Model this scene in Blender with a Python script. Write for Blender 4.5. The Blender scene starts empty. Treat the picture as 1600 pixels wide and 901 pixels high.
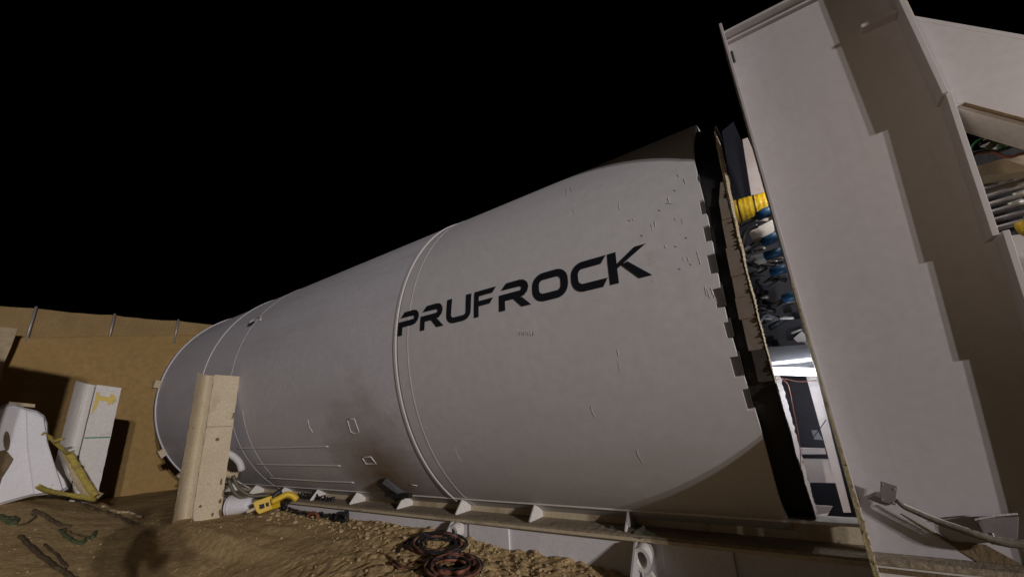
import bpy, bmesh, math, random
import numpy as np
from mathutils import Vector, Matrix, noise
random.seed(7)
S = bpy.context.scene
COL = S.collection
PI = math.pi
# ------------------------------------------------------------------ camera
F = 637.8
RX = ((0.81494, 0.57624, -0.06180), (-0.22344, 0.21402, -0.95093), (-0.53473, 0.78876, 0.30317))
cd = bpy.data.cameras.new('camera'); cam = bpy.data.objects.new('camera', cd); COL.objects.link(cam)
cd.sensor_width = 36; cd.lens = F / 1600 * 36; cd.clip_end = 3000; cd.clip_start = .05
cam.matrix_world = Matrix((
    (RX[0][0], -RX[1][0], -RX[2][0], 0), (RX[0][1], -RX[1][1], -RX[2][1], 0),
    (RX[0][2], -RX[1][2], -RX[2][2], 0), (0, 0, 0, 1)))
S.camera = cam
# ------------------------------------------------------------------ night sky, floodlights, added fills
w = bpy.data.worlds.new("World"); S.world = w; w.use_nodes = True
bg = w.node_tree.nodes['Background']; bg.inputs[0].default_value = (.5, .4, .32, 1); bg.inputs[1].default_value = .0002
S.view_settings.view_transform = 'Standard'; S.view_settings.look = 'None'
S.view_settings.exposure = 0; S.view_settings.gamma = 1
def aim(o, tgt):
    o.rotation_euler = (Vector(tgt) - o.location).to_track_quat('-Z', 'Y').to_euler()
def spot(name, loc, tgt, power, size, blend, color, radius):
    l = bpy.data.lights.new(name, 'SPOT'); l.energy = power; l.spot_size = math.radians(size); l.spot_blend = blend
    l.color = color; l.shadow_soft_size = radius
    o = bpy.data.objects.new(name, l); COL.objects.link(o); o.location = loc; aim(o, tgt); return o
SL = 2.2                                   # bearing of the light tower: x per -y
n_ = math.hypot(SL, 1); KX, KY = .067 + 28 * SL / n_, 2.94 - 28 / n_
px_, py_ = 1 / n_, SL / n_                 # across the tower
KEY = 23500
spot('flood_head', (KX + .5 * px_, KY + .5 * py_, 4.9), (-12.5, 1.2, -.2), KEY * .56, 46, 1, (1, .95, .95), .16)
spot('flood_head', (KX - .5 * px_, KY - .5 * py_, 5.0), (-12.5, 1.2, -.2), KEY * .44, 46, 1, (1, .95, .95), .16)
al = bpy.data.lights.new('bounce_fill', 'AREA'); al.energy = 22; al.size = 5; al.color = (1, .80, .62)  # unseen broad fill added for warm bounce off the dirt
ao = bpy.data.objects.new('bounce_fill', al); COL.objects.link(ao); ao.location = (-3, -12, .9); aim(ao, (-3, 3, .3))

spot('column_fill', (-2.4, -4.2, .3), (2.0, 3, 1.55), 340, 28, 1, (1, .80, .64), .35)   # warm fill added to lighten the shaded column web

# ------------------------------------------------------------------ projection helpers (pixel -> point at a real depth)
def ray(u, v):
    a, b = u - 800, v - 450.5
    d = Vector([RX[0][i] * a + RX[1][i] * b + RX[2][i] * F for i in range(3)])
    return d.normalized()
def aty(u, v, y): d = ray(u, v); return d * (y / d.y)
def atd(u, v, r): d = ray(u, v); return d * (r / math.hypot(d.x, d.y))
YC, ZC, RR = 4.8, .85, 2.0
def cyl(x, th, r=RR): return Vector((x, YC - r * math.cos(th), ZC + r * math.sin(th)))
def cylpix(u, v):
    d = ray(u, v); A = d.y ** 2 + d.z ** 2; B = -(d.y * YC + d.z * ZC); C = YC ** 2 + ZC ** 2 - RR * RR
    D = max(B * B - A * C, 0); p = d * ((-B - math.sqrt(D)) / A)
    return p.x, math.atan2(p.z - ZC, YC - p.y)

# ------------------------------------------------------------------ materials
def mat(name, base, rough=.6, metal=0, var=None, vscale=2.0, bump=0, bscale=30, spots=None, sscale=6, sthr=.62, streak=None, fine=0, emit=None, estr=0, spec=None, stain=None):
    m = bpy.data.materials.new(name); m.use_nodes = True; t = m.node_tree; N = t.nodes; L = t.links
    p = N['Principled BSDF']; p.inputs['Roughness'].default_value = rough; p.inputs['Metallic'].default_value = metal
    if spec is not None: p.inputs['Specular IOR Level'].default_value = spec
    co = N.new('ShaderNodeTexCoord'); src = co.outputs['Object']
    def ns(scale, detail=6, rgh=.6, vec=None):
        n = N.new('ShaderNodeTexNoise'); n.inputs['Scale'].default_value = scale; n.inputs['Detail'].default_value = detail
        n.inputs['Roughness'].default_value = rgh; L.new(vec or src, n.inputs['Vector']); return n
    def mix(fac, a, b):
        x = N.new('ShaderNodeMix'); x.data_type = 'RGBA'; L.new(fac, x.inputs[0])
        for sock, val in ((x.inputs[6], a), (x.inputs[7], b)):
            if isinstance(val, tuple): sock.default_value = val + (1,)
            else: L.new(val, sock)
        return x.outputs[2]
    def ramp(fac, a, b):
        r = N.new('ShaderNodeMapRange'); r.inputs[1].default_value = a; r.inputs[2].default_value = b; r.clamp = True
        L.new(fac, r.inputs[0]); return r.outputs[0]
    p.inputs['Base Color'].default_value = base + (1,)
    c = base
    if var: c = mix(ramp(ns(vscale).outputs[0], .32, .68), base, var)
    if fine: c = mix(ramp(ns(vscale * 14, 3).outputs[0], .3, .7), c, tuple(x * (1 - fine) for x in (var or base)))
    if streak:
        mp = N.new('ShaderNodeMapping'); mp.inputs['Scale'].default_value = streak[1]; L.new(src, mp.inputs[0])
        c = mix(ramp(ns(1.0, 5, .65, mp.outputs[0]).outputs[0], .52, .78), c, streak[0])
    if stain:
        mp = N.new('ShaderNodeMapping'); mp.vector_type = 'POINT'; mp.inputs['Location'].default_value = tuple(-v * k for v, k in zip(stain[1], (1, 1, .62))); mp.inputs['Scale'].default_value = (1, 1, .62)
        L.new(src, mp.inputs[0]); vl = N.new('ShaderNodeVectorMath'); vl.operation = 'LENGTH'; L.new(mp.outputs[0], vl.inputs[0])
        ad = N.new('ShaderNodeMath'); ad.operation = 'ADD'; L.new(vl.outputs['Value'], ad.inputs[0]); nn = ns(2.2, 7, .7)
        ml = N.new('ShaderNodeMath'); ml.operation = 'MULTIPLY'; ml.inputs[1].default_value = .9; L.new(nn.outputs[0], ml.inputs[0]); L.new(ml.outputs[0], ad.inputs[1])
        c = mix(ramp(ad.outputs[0], stain[2], .42), c, stain[0])
    if spots: c = mix(ramp(ns(sscale, 8, .7).outputs[0], sthr, sthr + .05), c, spots)
    if not isinstance(c, tuple): L.new(c, p.inputs['Base Color'])
    if bump:
        b = N.new('ShaderNodeBump'); b.inputs['Strength'].default_value = bump; b.inputs['Distance'].default_value = .02
        L.new(ns(bscale, 7, .65).outputs[0], b.inputs['Height']); L.new(b.outputs[0], p.inputs['Normal'])
    if emit: p.inputs['Emission Color'].default_value = emit + (1,); p.inputs['Emission Strength'].default_value = estr
    return m
M = {}
_x, _t = cylpix(603, 742); STAIN = tuple(cyl(_x, _t) - Vector((-5.4, 4.8, -1.15)))
M['shell'] = mat('shell paint', (.66, .635, .64), .62, var=(.60, .58, .585), vscale=.9, bump=.10, bscale=2.2, fine=.05, spots=(.55, .52, .51), sscale=3.1, sthr=.66, streak=((.56, .535, .53), (.5, 6, 1.0)), spec=.25)
M['shell2'] = mat('older shell paint', (.67, .65, .69), .62, var=(.60, .58, .62), vscale=1.2, bump=.12, bscale=2.6, fine=.06, spots=(.46, .44, .45), sscale=2.6, sthr=.64, streak=((.50, .48, .50), (.4, 7, 1.2)), stain=((.20, .14, .08), STAIN, 1.38), spec=.25)
M['weld'] = mat('weld bead', (.60, .57, .56), .5, bump=.4, bscale=60)
M['groove'] = mat('black joint', (.02, .02, .022), .8)
M['black'] = mat('black vinyl', (.012, .013, .018), .45, spec=.3)
M['darksteel'] = mat('near-black steel', (.013, .012, .012), .6, var=(.008, .008, .010), vscale=4, bump=.3, bscale=20, streak=((.028, .024, .020), (5, 1, 1)))
M['tab'] = mat('brown shim steel', (.055, .045, .038), .7, var=(.04, .032, .028), vscale=8, bump=.2)
M['greyplate'] = mat('grey tail plate', (.20, .185, .18), .6, var=(.22, .17, .12), vscale=2.5, bump=.25, bscale=14, fine=.15)
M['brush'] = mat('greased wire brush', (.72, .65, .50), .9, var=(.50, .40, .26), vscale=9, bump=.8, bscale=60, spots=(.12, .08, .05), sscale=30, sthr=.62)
M['white'] = mat('white steel paint', (.50, .475, .48), .55, var=(.47, .44, .44), vscale=1.3, bump=.05, bscale=5, fine=.04, spots=(.36, .30, .24), sscale=8, sthr=.715, streak=((.41, .38, .36), (5, 5, .45)), spec=.3)
M['whited'] = mat('scuffed white paint', (.72, .68, .65), .6, var=(.63, .59, .54), vscale=2.2, bump=.12, bscale=12, fine=.1, spots=(.14, .10, .06), sscale=7, sthr=.67)
M['cream'] = mat('dirty cream paint', (.66, .57, .41), .7, var=(.55, .45, .30), vscale=3, bump=.2, bscale=14, fine=.12, spots=(.13, .085, .045), sscale=5, sthr=.62, streak=((.30, .21, .11), (3, 3, .8)))
M['walk'] = mat('mud covered flange', (.40, .33, .23), .9, var=(.28, .22, .15), vscale=5, bump=.6, bscale=25, fine=.3, spots=(.48, .43, .35), sscale=4, sthr=.68)
M['mud'] = mat('mud stain', (.20, .14, .075), .95, var=(.12, .08, .04), vscale=6, bump=.6)
M['edge'] = mat('foam edge', (.50, .42, .24), .9, var=(.3, .23, .12), vscale=12, bump=1, bscale=40, spots=(.08, .05, .03), sscale=20, sthr=.6)
M['dirt'] = mat('dirt', (.56, .405, .205), .97, var=(.45, .315, .150), vscale=1.6, bump=.8, bscale=14, fine=.25, spots=(.58, .47, .31), sscale=9, sthr=.70, spec=.1)
M['clod'] = mat('clods', (.50, .375, .215), .97, var=(.40, .29, .155), vscale=7, bump=.6, bscale=20, spec=.1)
M['bank'] = mat('earth bank', (.46, .30, .125), .97, var=(.38, .245, .098), vscale=.7, bump=.7, bscale=5, fine=.10, spots=(.50, .34, .16), sscale=5, sthr=.66, spec=.1)
M['screen'] = mat('fence screen', (.46, .325, .16), .9, var=(.39, .275, .13), vscale=3, bump=.3)
M['galv'] = mat('galvanised post', (.42, .40, .36), .45, metal=.4)
M['concrete'] = mat('white barrier plastic', (.80, .78, .79), .6, var=(.70, .68, .70), vscale=3, bump=.15, bscale=9, fine=.06, spots=(.34, .30, .25), sscale=5, sthr=.66)
M['yellow'] = mat('yellow', (.78, .53, .03), .45, var=(.68, .43, .02), vscale=9, bump=.1, fine=.15)
M['strap'] = mat('yellow strap', (.75, .62, .08), .8, var=(.38, .28, .08), vscale=9, bump=.6, fine=.3)
M['yelspray'] = mat('yellow spray paint', (.80, .55, .05), .8, var=(.50, .42, .26), vscale=16)
M['green'] = mat('green tape', (.05, .24, .10), .6)
M['weed'] = mat('green rope', (.06, .10, .035), .9, var=(.10, .09, .04), vscale=20, bump=.6)
M['root'] = mat('brown root', (.07, .045, .022), .95, var=(.13, .09, .045), vscale=12, bump=.6)
M['wood'] = mat('weathered wood', (.50, .40, .26), .8, var=(.36, .28, .17), vscale=8, bump=.4)
M['rubber'] = mat('black rubber', (.018, .018, .02), .45, bump=.2)
M['hose'] = mat('olive hose', (.13, .11, .07), .6, var=(.09, .08, .05), vscale=8)
M['orange'] = mat('orange cable', (.30, .10, .05), .6, var=(.15, .06, .035), vscale=8)
M['redcable'] = mat('dull red cable', (.20, .075, .045), .7, var=(.10, .045, .03), vscale=10)
M['blue'] = mat('blue fitting', (.015, .09, .20), .45, var=(.01, .06, .14), vscale=6)
M['night'] = mat('black blue panel', (.012, .014, .026), .7)
M['navy'] = mat('navy panel', (.042, .042, .056), .6, var=(.03, .03, .042), vscale=3, bump=.2)
M['pink'] = mat('white frame with red oxide', (.66, .60, .58), .6, var=(.60, .50, .46), vscale=5, spots=(.50, .17, .10), sscale=7, sthr=.62)
M['greybox'] = mat('grey box', (.25, .25, .26), .5)
M['steel'] = mat('bare steel tube', (.50, .46, .46), .35, metal=.5, var=(.22, .20, .20), vscale=9)
M['bracket'] = mat('grey bracket', (.20, .18, .175), .55, var=(.15, .13, .125), vscale=6, bump=.1)
M['conduit'] = mat('flexible conduit', (.085, .07, .055), .6, var=(.20, .17, .13), vscale=8, bump=.3)
M['scrap'] = mat('olive tarp scrap', (.13, .125, .085), .8, var=(.09, .085, .06), vscale=10)
M['cloth'] = mat('dark clothing', (.03, .03, .035), .9)
M['skin'] = mat('skin', (.42, .26, .19), .6)
M['hair'] = mat('brown hair', (.04, .025, .015), .8)
M['lamp'] = mat('work lamp tube', (.9, .9, .95), .4, emit=(.86, .90, 1), estr=9)

# ------------------------------------------------------------------ object helpers
def thing(name, label, cat, loc=(0, 0, 0), group=None):
    o = bpy.data.objects.new(name, None); COL.objects.link(o); o.location = loc; o.empty_display_size = .2
    tag(o, label, cat, group); return o
def tag(o, label=None, cat=None, group=None, kind=None):
    if label: o['label'] = label
    if cat: o['category'] = cat
    if group: o['group'] = group
    if kind: o['kind'] = kind
    return o
class MB:
    def __init__(s): s.v = []; s.f = []
    def add(s, vs, fs):
        n = len(s.v); s.v += [Vector(v) for v in vs]; s.f += [tuple(i + n for i in f) for f in fs]; return s
    def box(s, x0, x1, y0, y1, z0, z1, mtx=None):
        vs = [Vector((x, y, z)) for x in (x0, x1) for y in (y0, y1) for z in (z0, z1)]
        if mtx is not None: vs = [mtx @ v for v in vs]
        return s.add(vs, [(0, 1, 3, 2), (4, 6, 7, 5), (0, 4, 5, 1), (2, 3, 7, 6), (0, 2, 6, 4), (1, 5, 7, 3)])
    def prism(s, poly, vec):                       # extrude a planar polygon along vec
        n = len(poly); vec = Vector(vec); vs = [Vector(p) for p in poly] + [Vector(p) + vec for p in poly]
        return s.add(vs, [tuple(range(n))[::-1], tuple(range(n, 2 * n))] + [(i, (i + 1) % n, n + (i + 1) % n, n + i) for i in range(n)])
    def tube(s, pts, r, k=8, smooth=3, rf=None):
        pts = [Vector(p) for p in pts]
        if smooth and len(pts) > 2:
            q = []
            P = [2 * pts[0] - pts[1]] + pts + [2 * pts[-1] - pts[-2]]
            for i in range(1, len(P) - 2):
                a, b, c, d = P[i - 1:i + 3]
                for j in range(smooth):
                    t = j / smooth
                    q.append(.5 * ((2 * b) + (c - a) * t + (2 * a - 5 * b + 4 * c - d) * t * t + (3 * b - a - 3 * c + d) * t ** 3))
            q.append(pts[-1]); pts = q
        up = Vector((.13, .21, .97)); n = len(s.v)
        for i, p in enumerate(pts):
            d = (pts[min(i + 1, len(pts) - 1)] - pts[max(i - 1, 0)]).normalized()
            a = d.cross(up)
            if a.length < .05: a = d.cross(Vector((1, 0, 0)))
            a.normalize(); b = d.cross(a); rr = rf(i / (len(pts) - 1)) * r if rf else r
            for j in range(k):
                t = 2 * PI * j / k; s.v.append(p + a * math.cos(t) * rr + b * math.sin(t) * rr)
        for i in range(len(pts) - 1):
            for j in range(k): s.f.append((n + i * k + j, n + i * k + (j + 1) % k, n + (i + 1) * k + (j + 1) % k, n + (i + 1) * k + j))
        s.f.append(tuple(n + j for j in range(k))[::-1]); s.f.append(tuple(n + (len(pts) - 1) * k + j for j in range(k)))
        return s
    def build(s, name, m, parent=None, smooth=False, bevel=0, org=None):
        me = bpy.data.meshes.new(name)
        o_ = Vector(org) if org is not None else (parent_loc(parent) if parent else Vector((0, 0, 0)))
        me.from_pydata([tuple(v - o_) for v in s.v], [], s.f); me.update()
        bm = bmesh.new(); bm.from_mesh(me); bmesh.ops.recalc_face_normals(bm, faces=bm.faces); bm.to_mesh(me); bm.free()
        if smooth:
            me.polygons.foreach_set('use_smooth', [True] * len(me.polygons))
        o = bpy.data.objects.new(name, me); COL.objects.link(o)
        if m: me.materials.append(M[m] if isinstance(m, str) else m)
        if parent: o.parent = parent; 
        if org is not None: o.location = o_ - (parent_loc(parent) if parent else Vector((0, 0, 0)))
        if bevel:
            b = o.modifiers.new('bevel', 'BEVEL'); b.width = bevel; b.segments = 2; b.limit_method = 'ANGLE'
        return o
def parent_loc(p):
    v = Vector((0, 0, 0))
    while p: v = v + Vector(p.location); p = p.parent
    return v

# ------------------------------------------------------------------ ground
def sm(a, b, x): t = min(max((x - a) / (b - a), 0), 1); return t * t * (3 - 2 * t)
def interp(x, xs, ys):
    if x <= xs[0]: return ys[0]
    for i in range(len(xs) - 1):
        if x <= xs[i + 1]: return ys[i] + (ys[i + 1] - ys[i]) * (x - xs[i]) / (xs[i + 1] - xs[i])
    return ys[-1]
def bank_edge(x): return interp(x, [-16, -10, -6, -4.6], [1.75, 2.12, 2.27, 2.5])
def ground_z(x, y, fine=True):
    s = -x
    z = -1.17
    rise = interp(s, [0, 1.8, 3.2, 4.6, 5.4, 6.8, 8.6, 9.6, 16], [0, 0, -.12, -.27, -.22, .04, .46, .58, .74])
    rise *= (1 - .5 * sm(1.0, 2.2, y)) if rise > 0 else (1 - sm(1.9, 2.8, y))
    if y < 0: rise *= max(0, 1 + y / 6)
    e = bank_edge(x)
    k = sm(4.4, 6.0, s)
    drop = sm(e - .02, e + .16, y) * k
    floor = interp(x, [-14, -10.5, -8, -6.3, -4.9, -3.4], [-1.10, -1.12, -1.02, -1.02, -1.10, -1.17])
    z = z + rise
    z = z * (1 - drop) + (floor - .02) * drop
    # spoil thrown up against the cradle beam
    m = interp(x, [-9, -6.6, -4.9, -3.4, -2.95, -2.4, -1.7, -1.1, -.5], [-1.05, -1.045, -1.085, -1.10, -1.145, -1.185, -1.21, -1.30, -1.36])
    f = sm(2.6, 3.5, y) * (1 - sm(4.0, 5, y)) * sm(-9.2, -8, x)
    z = z * (1 - f) + m * f
    if -9 < x < 1 and -3 < y < 5:
        cl = sm(-5.2, -3.2, x) * sm(1.9, 2.6, y)
        if fine:
            p = Vector((x, y, 0))
            z += .018 * noise.noise(p * 1.7) + .012 * noise.noise(p * 5) + (.004 + .012 * cl) * noise.noise(p * 14) + .035 * cl * abs(noise.noise(p * 5.5)) + .020 * cl * noise.noise(p * 11 + Vector((4, 4, 0))) + .010 * cl * noise.noise(p * 24)
            z += .004 * noise.noise(p * 35)
            # raked ripples beside the beam
            z += .010 * sm(-7, -6, x) * (1 - sm(-4, -3, x)) * sm(2.3, 3, y) * math.sin(22 * y + 3 * noise.noise(p * 2))
    elif fine: z += .05 * noise.noise(Vector((x, y, 0)) * .8) + .012 * noise.noise(Vector((x, y, 0)) * 4)
    return z
xs = np.concatenate([np.linspace(-900, -40, 12), np.linspace(-36, -17, 14), np.linspace(-16, -9.1, 70), np.linspace(-9, -4.82, 130), np.linspace(-4.8, -.8, 268), np.linspace(-.75, 0, 20), np.linspace(.1, 4, 24), np.linspace(5, 40, 14), np.linspace(60, 900, 10)])
ys = np.concatenate([np.linspace(-900, -40, 10), np.linspace(-30, -2, 14), np.linspace(-1.6, .5, 16), np.linspace(.53, 1.97, 48), np.linspace(2.0, 3.57, 106), np.linspace(3.6, 4.1, 12), np.linspace(4.3, 12, 18), np.linspace(14, 40, 8), np.linspace(60, 900, 10)])
g = MB(); nx, ny = len(xs), len(ys)
for x in xs:
    for y in ys: g.v.append(Vector((x, y, ground_z(float(x), float(y)))))
g.f = [(i * ny + j, (i + 1) * ny + j, (i + 1) * ny + j + 1, i * ny + j + 1) for i in range(nx - 1) for j in range(ny - 1)]
go = tag(g.build('ground', 'dirt', smooth=True), kind='structure')
if go.data.polygons[0].normal.z < 0: go.data.flip_normals()

# earth bank: cut face across the far end
AZ = math.radians(79.5); NV = Vector((-math.sin(AZ), math.cos(AZ), 0)); TV = Vector((math.cos(AZ), math.sin(AZ), 0))
DB = 14.0
def bank_top(t): return interp(t, [-8, -2, 1.5, 8], [2.25, 2.33, 2.76, 2.95])
b = MB(); NT, NZ = 150, 60
for i in range(NT + 1):
    t = -14 + 26 * i / NT
    for j in range(NZ + 1):
        q = j / NZ; z = -1.3 + (bank_top(t) + 1.3) * q
        off = -(1 - q) * .35 + .10 * noise.noise(Vector((t * .6, z * .9, 3))) + .03 * noise.noise(Vector((t * 3, z * 3, 8)))
        P = NV * (DB + off) + TV * t; b.v.append(Vector((P.x, P.y, z)))
    P = NV * (DB + 9) + TV * t; b.v.append(Vector((P.x, P.y, bank_top(t) + .1)))
r_ = NZ + 2
b.f = [(i * r_ + j, (i + 1) * r_ + j, (i + 1) * r_ + j + 1, i * r_ + j + 1) for i in range(NT) for j in range(NZ + 1)]
tag(b.build('earth_bank', 'bank', smooth=True), kind='structure')

# screened fence on top of the bank
fence = thing('screened_fence', 'tan ribbed screen fence with pale posts running along the top of the earth bank', 'fence')
def bankp(t, z, off=0): P = NV * (DB + off) + TV * t; return Vector((P.x, P.y, z))
posts_t = []
for u, v in ((50, 500), (176, 505), (277, 510)):
    d = ray(u, v); s = DB / (d.x * NV.x + d.y * NV.y); posts_t.append((d * s).dot(TV))
step = posts_t[1] - posts_t[0]
allp = [posts_t[0] - 2 * step, posts_t[0] - step] + posts_t + [posts_t[2] + 1.6 * k for k in (1, 2, 3)]
topz = lambda t: 3.115 + .004 * t
for i in range(len(allp) - 1):
    a, c = allp[i], allp[i + 1]; m = MB(); K = 70
    for k in range(K + 1):
        t = a + (c - a) * k / K; o = .12 + (.02 if k % 2 else -.02) * .6 + .03 * math.sin(PI * k / K)
        sag = .02 * math.sin(PI * k / K) + .012 * noise.noise(Vector((t * 4, 0, 0)))
        for z in (bank_top(t) - .12, topz(t) - sag):
            m.v.append(bankp(t, z, o)); m.v.append(bankp(t, z, o + .01))
    for k in range(K):
        q = 4 * k; m.f += [(q, q + 4, q + 6, q + 2), (q + 1, q + 3, q + 7, q + 5), (q + 2, q + 6, q + 7, q + 3)]
    m.build('screen_panel', 'screen', fence)
for t in allp:
    m = MB().tube([bankp(t, bank_top(t) - .25, .03), bankp(t, topz(t) + .02, .03)], .026, 8, 0); m.build('post', 'galv', fence, True)

# ------------------------------------------------------------------ tunnel boring shield
sh = thing('tunnel_boring_shield', 'huge light grey steel cylinder lettered in black lying on the white cradle', 'tunnel boring machine', (-5.4, 4.8, -1.15))
def arc_shell(x0, x1, r, t0=-PI, t1=PI, n=256, thick=.04, nx_=2, x1f=None, x0f=None):
    m = MB(); full = abs(t1 - t0 - 2 * PI) < 1e-6
    for i in range(n + 1):
        th = t0 + (t1 - t0) * i / n
        a = x0f(th) if x0f else x0; c = x1f(th) if x1f else x1
        for rr in (r, r - thick):
            for j in range(nx_): m.v.append(cyl(a + (c - a) * j / (nx_ - 1), th, rr))
    q = 2 * nx_
    for i in range(n):
        A, B = i * q, (i + 1) * q
        for j in range(nx_ - 1):
            m.f.append((A + j, A + j + 1, B + j + 1, B + j)); m.f.append((A + nx_ + j, B + nx_ + j, B + nx_ + j + 1, A + nx_ + j + 1))
        m.f.append((A, B, B + nx_, A + nx_)); m.f.append((A + nx_ - 1, A + 2 * nx_ - 1, B + 2 * nx_ - 1, B + nx_ - 1))
    if not full:
        for A in (0, n * q):
            for j in range(nx_ - 1): m.f.append((A + j, A + j + 1, A + nx_ + j + 1, A + nx_ + j))
    return m
def smooth_by_angle(o, deg=35):
    me = o.data; me.polygons.foreach_set('use_smooth', [True] * len(me.polygons))
    me.set_sharp_from_angle(angle=math.radians(deg)); return o
XS, XF, XE = -3.40, -8.50, -10.62
smooth_by_angle(arc_shell(XE, XF + .02, 1.985).build('front_shell', 'shell2', sh))
smooth_by_angle(arc_shell(XF + .022, XS - .045, 2.0).build('middle_shell', 'shell2', sh))
# castellated end of the tail shell
tsteps = []
for v0, v1, dp_ in ((272, 283, .010), (312, 335, .022), (352, 377, .030), (396, 427, .042), (449, 480, .052), (503, 529, .036), (557, 590, .050), (608, 642, .030)):
    um = 1094 + (v0 - 290) * .2
    tsteps.append((cylpix(um, v1)[1], cylpix(um, v0)[1], dp_))
def tooth(t):
    for a, c, dp_ in tsteps:
        if a <= t < c: return -.302 - dp_
    return -.302 + .010 * math.sin(t * 9)
angs = sorted({-PI, PI} | {-PI + 2 * PI * i / 200 for i in range(201)} | {v + e for a, m_, c in tsteps for v in (a, m_) for e in (-.0006, .0006)})
m = MB()
for t in angs:
    for rr in (2.0, 1.96):
        m.v.append(cyl(XS + .012, t, rr)); m.v.append(cyl(tooth(t), t, rr))
for i in range(len(angs) - 1):
    A, B = 4 * i, 4 * i + 4
    m.f += [(A, A + 1, B + 1, B), (A + 2, B + 2, B + 3, A + 3), (A + 1, A + 3, B + 3, B + 1), (A, B, B + 2, A + 2)]
smooth_by_angle(m.build('tail_shell', 'shell', sh))
for a, m_, dp_ in tsteps:                                # brown shims showing in the notches
    k = MB(); q = [cyl(-.372, a + .003, 1.958), cyl(-.300, a + .003, 1.958), cyl(-.296, m_ + .012, 1.958), cyl(-.372, m_ + .012, 1.958)]
    q2 = [p + (Vector((0, YC - p.y, ZC - p.z)).normalized()) * -.022 for p in q]
    k.add(q + q2, [(0, 1, 2, 3), (7, 6, 5, 4), (0, 4, 5, 1), (1, 5, 6, 2), (2, 6, 7, 3), (3, 7, 4, 0)]); k.build('shim_plate', 'tab', sh)
smooth_by_angle(arc_shell(-.45, -.150, 1.93, thick=.03).build('tail_skin', 'darksteel', sh))  # strip's darkness is put into the near-black colour, not cast
smooth_by_angle(arc_shell(XS - .06, XS + .03, 1.97, thick=.02).build('joint_groove', 'groove', sh))
smooth_by_angle(arc_shell(XS - .043, XS - .012, 2.010, thick=.03).build('seam_ring', 'weld', sh))
smooth_by_angle(arc_shell(XS + .16, XS + .172, 2.0025, thick=.02).build('scribed_ring', 'shell2', sh))
smooth_by_angle(arc_shell(XF - .03, XF + .05, 2.010, thick=.04).build('flange_ring', 'shell', sh))
smooth_by_angle(arc_shell(XE - .05, XE + .01, 2.004, thick=.1).build('end_flange', 'shell2', sh))
smooth_by_angle(arc_shell(XE - .14, XE - .055, 1.99, thick=.1).build('end_ring', 'tab', sh))
smooth_by_angle(arc_shell(-7.32, -7.30, 2.0035, thick=.02).build('weld_ring', 'weld', sh))
# front bulkhead and lugs
k = MB(); n = 64; k.add([cyl(XE + .3, 2 * PI * i / n, 1.95) for i in range(n)], [tuple(range(n))]); k.build('bulkhead', 'darksteel', sh)
k = MB(); n = 64; k.add([cyl(-.55, 2 * PI * i / n, 1.92) for i in range(n)], [tuple(range(n))]); k.build('bulkhead', 'darksteel', sh)
def shell_box(x, th, dx, dth, h, r0=1.995):
    k = MB(); q = []
    for r in (r0, r0 + h):
        for sx, st in ((-1, -1), (1, -1), (1, 1), (-1, 1)): q.append(cyl(x + sx * dx, th + st * dth, r))
    return k.add(q, [(0, 3, 2, 1), (4, 5, 6, 7), (0, 1, 5, 4), (1, 2, 6, 5), (2, 3, 7, 6), (3, 0, 4, 7)])
for x, t in ((XE - .02, .12), (XE - .02, -.55), (XE - .02, -.85)): shell_box(x, t, .06, .035, .10, 2.0).build('lug', 'cream', sh)
# lifting eye with dark slot
x, t = cylpix(392, 506)
k = MB(); k.tube([cyl(x - .12, t + .02, 2.005), cyl(x, t + .055, 2.01), cyl(x + .22, t + .045, 2.01), cyl(x + .34, t + .0, 2.005)], .016, 6); k.build('lifting_eye', 'weld', sh, True)
k = MB(); c0 = cyl(x + .02, t - .002, 2.004)
k.add([cyl(x + .02 + .13 * math.cos(a), t - .002 + .024 * math.sin(a), 2.006) for a in [2 * PI * i / 16 for i in range(16)]] + [cyl(x + .02 + .13 * math.cos(a), t - .002 + .024 * math.sin(a), 1.99) for a in [2 * PI * i / 16 for i in range(16)]],
      [tuple(range(16))] + [(i, (i + 1) % 16, 16 + (i + 1) % 16, 16 + i) for i in range(16)]); k.build('slot', 'groove', sh)
# weld beads: straight runs and patch outlines
def bead(pix, r=.007, m='weld', closed=False, name='weld_bead', lump=.35):
    P = [cylpix(u, v) for u, v in pix]
    if closed: P.append(P[0])
    pts = []
    for (x0, t0), (x1, t1) in zip(P[:-1], P[1:]):
        nseg = max(2, int(math.hypot(x1 - x0, 2 * (t1 - t0)) / .05))
        for i in range(nseg): q = i / nseg; pts.append(cyl(x0 + (x1 - x0) * q, t0 + (t1 - t0) * q, 2.001))
    pts.append(cyl(P[-1][0], P[-1][1], 2.001))
    k = MB(); k.tube(pts, r, 6, 0, rf=lambda q: 1 + lump * noise.noise(Vector((q * 40, r * 999, pix[0][0])))); return k.build(name, m, sh, True)
bead([(372, 700), (440, 699), (513, 697)], .010); bead([(400, 725), (470, 726), (532, 727)], .010); bead([(420, 746), (500, 751), (553, 753)], .010)
bead([(543, 655), (554, 654), (561, 674), (556, 678), (548, 674)], .007, closed=True)
bead([(566, 714), (580, 713), (588, 724), (572, 724)], .008, closed=True)
bead([(481, 655), (484, 668), (489, 675)], .006)
bead([(379, 640), (388, 680), (408, 720), (428, 745)], .003, 'shell')
bead([(640, 756), (652, 758)], .006)
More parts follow.
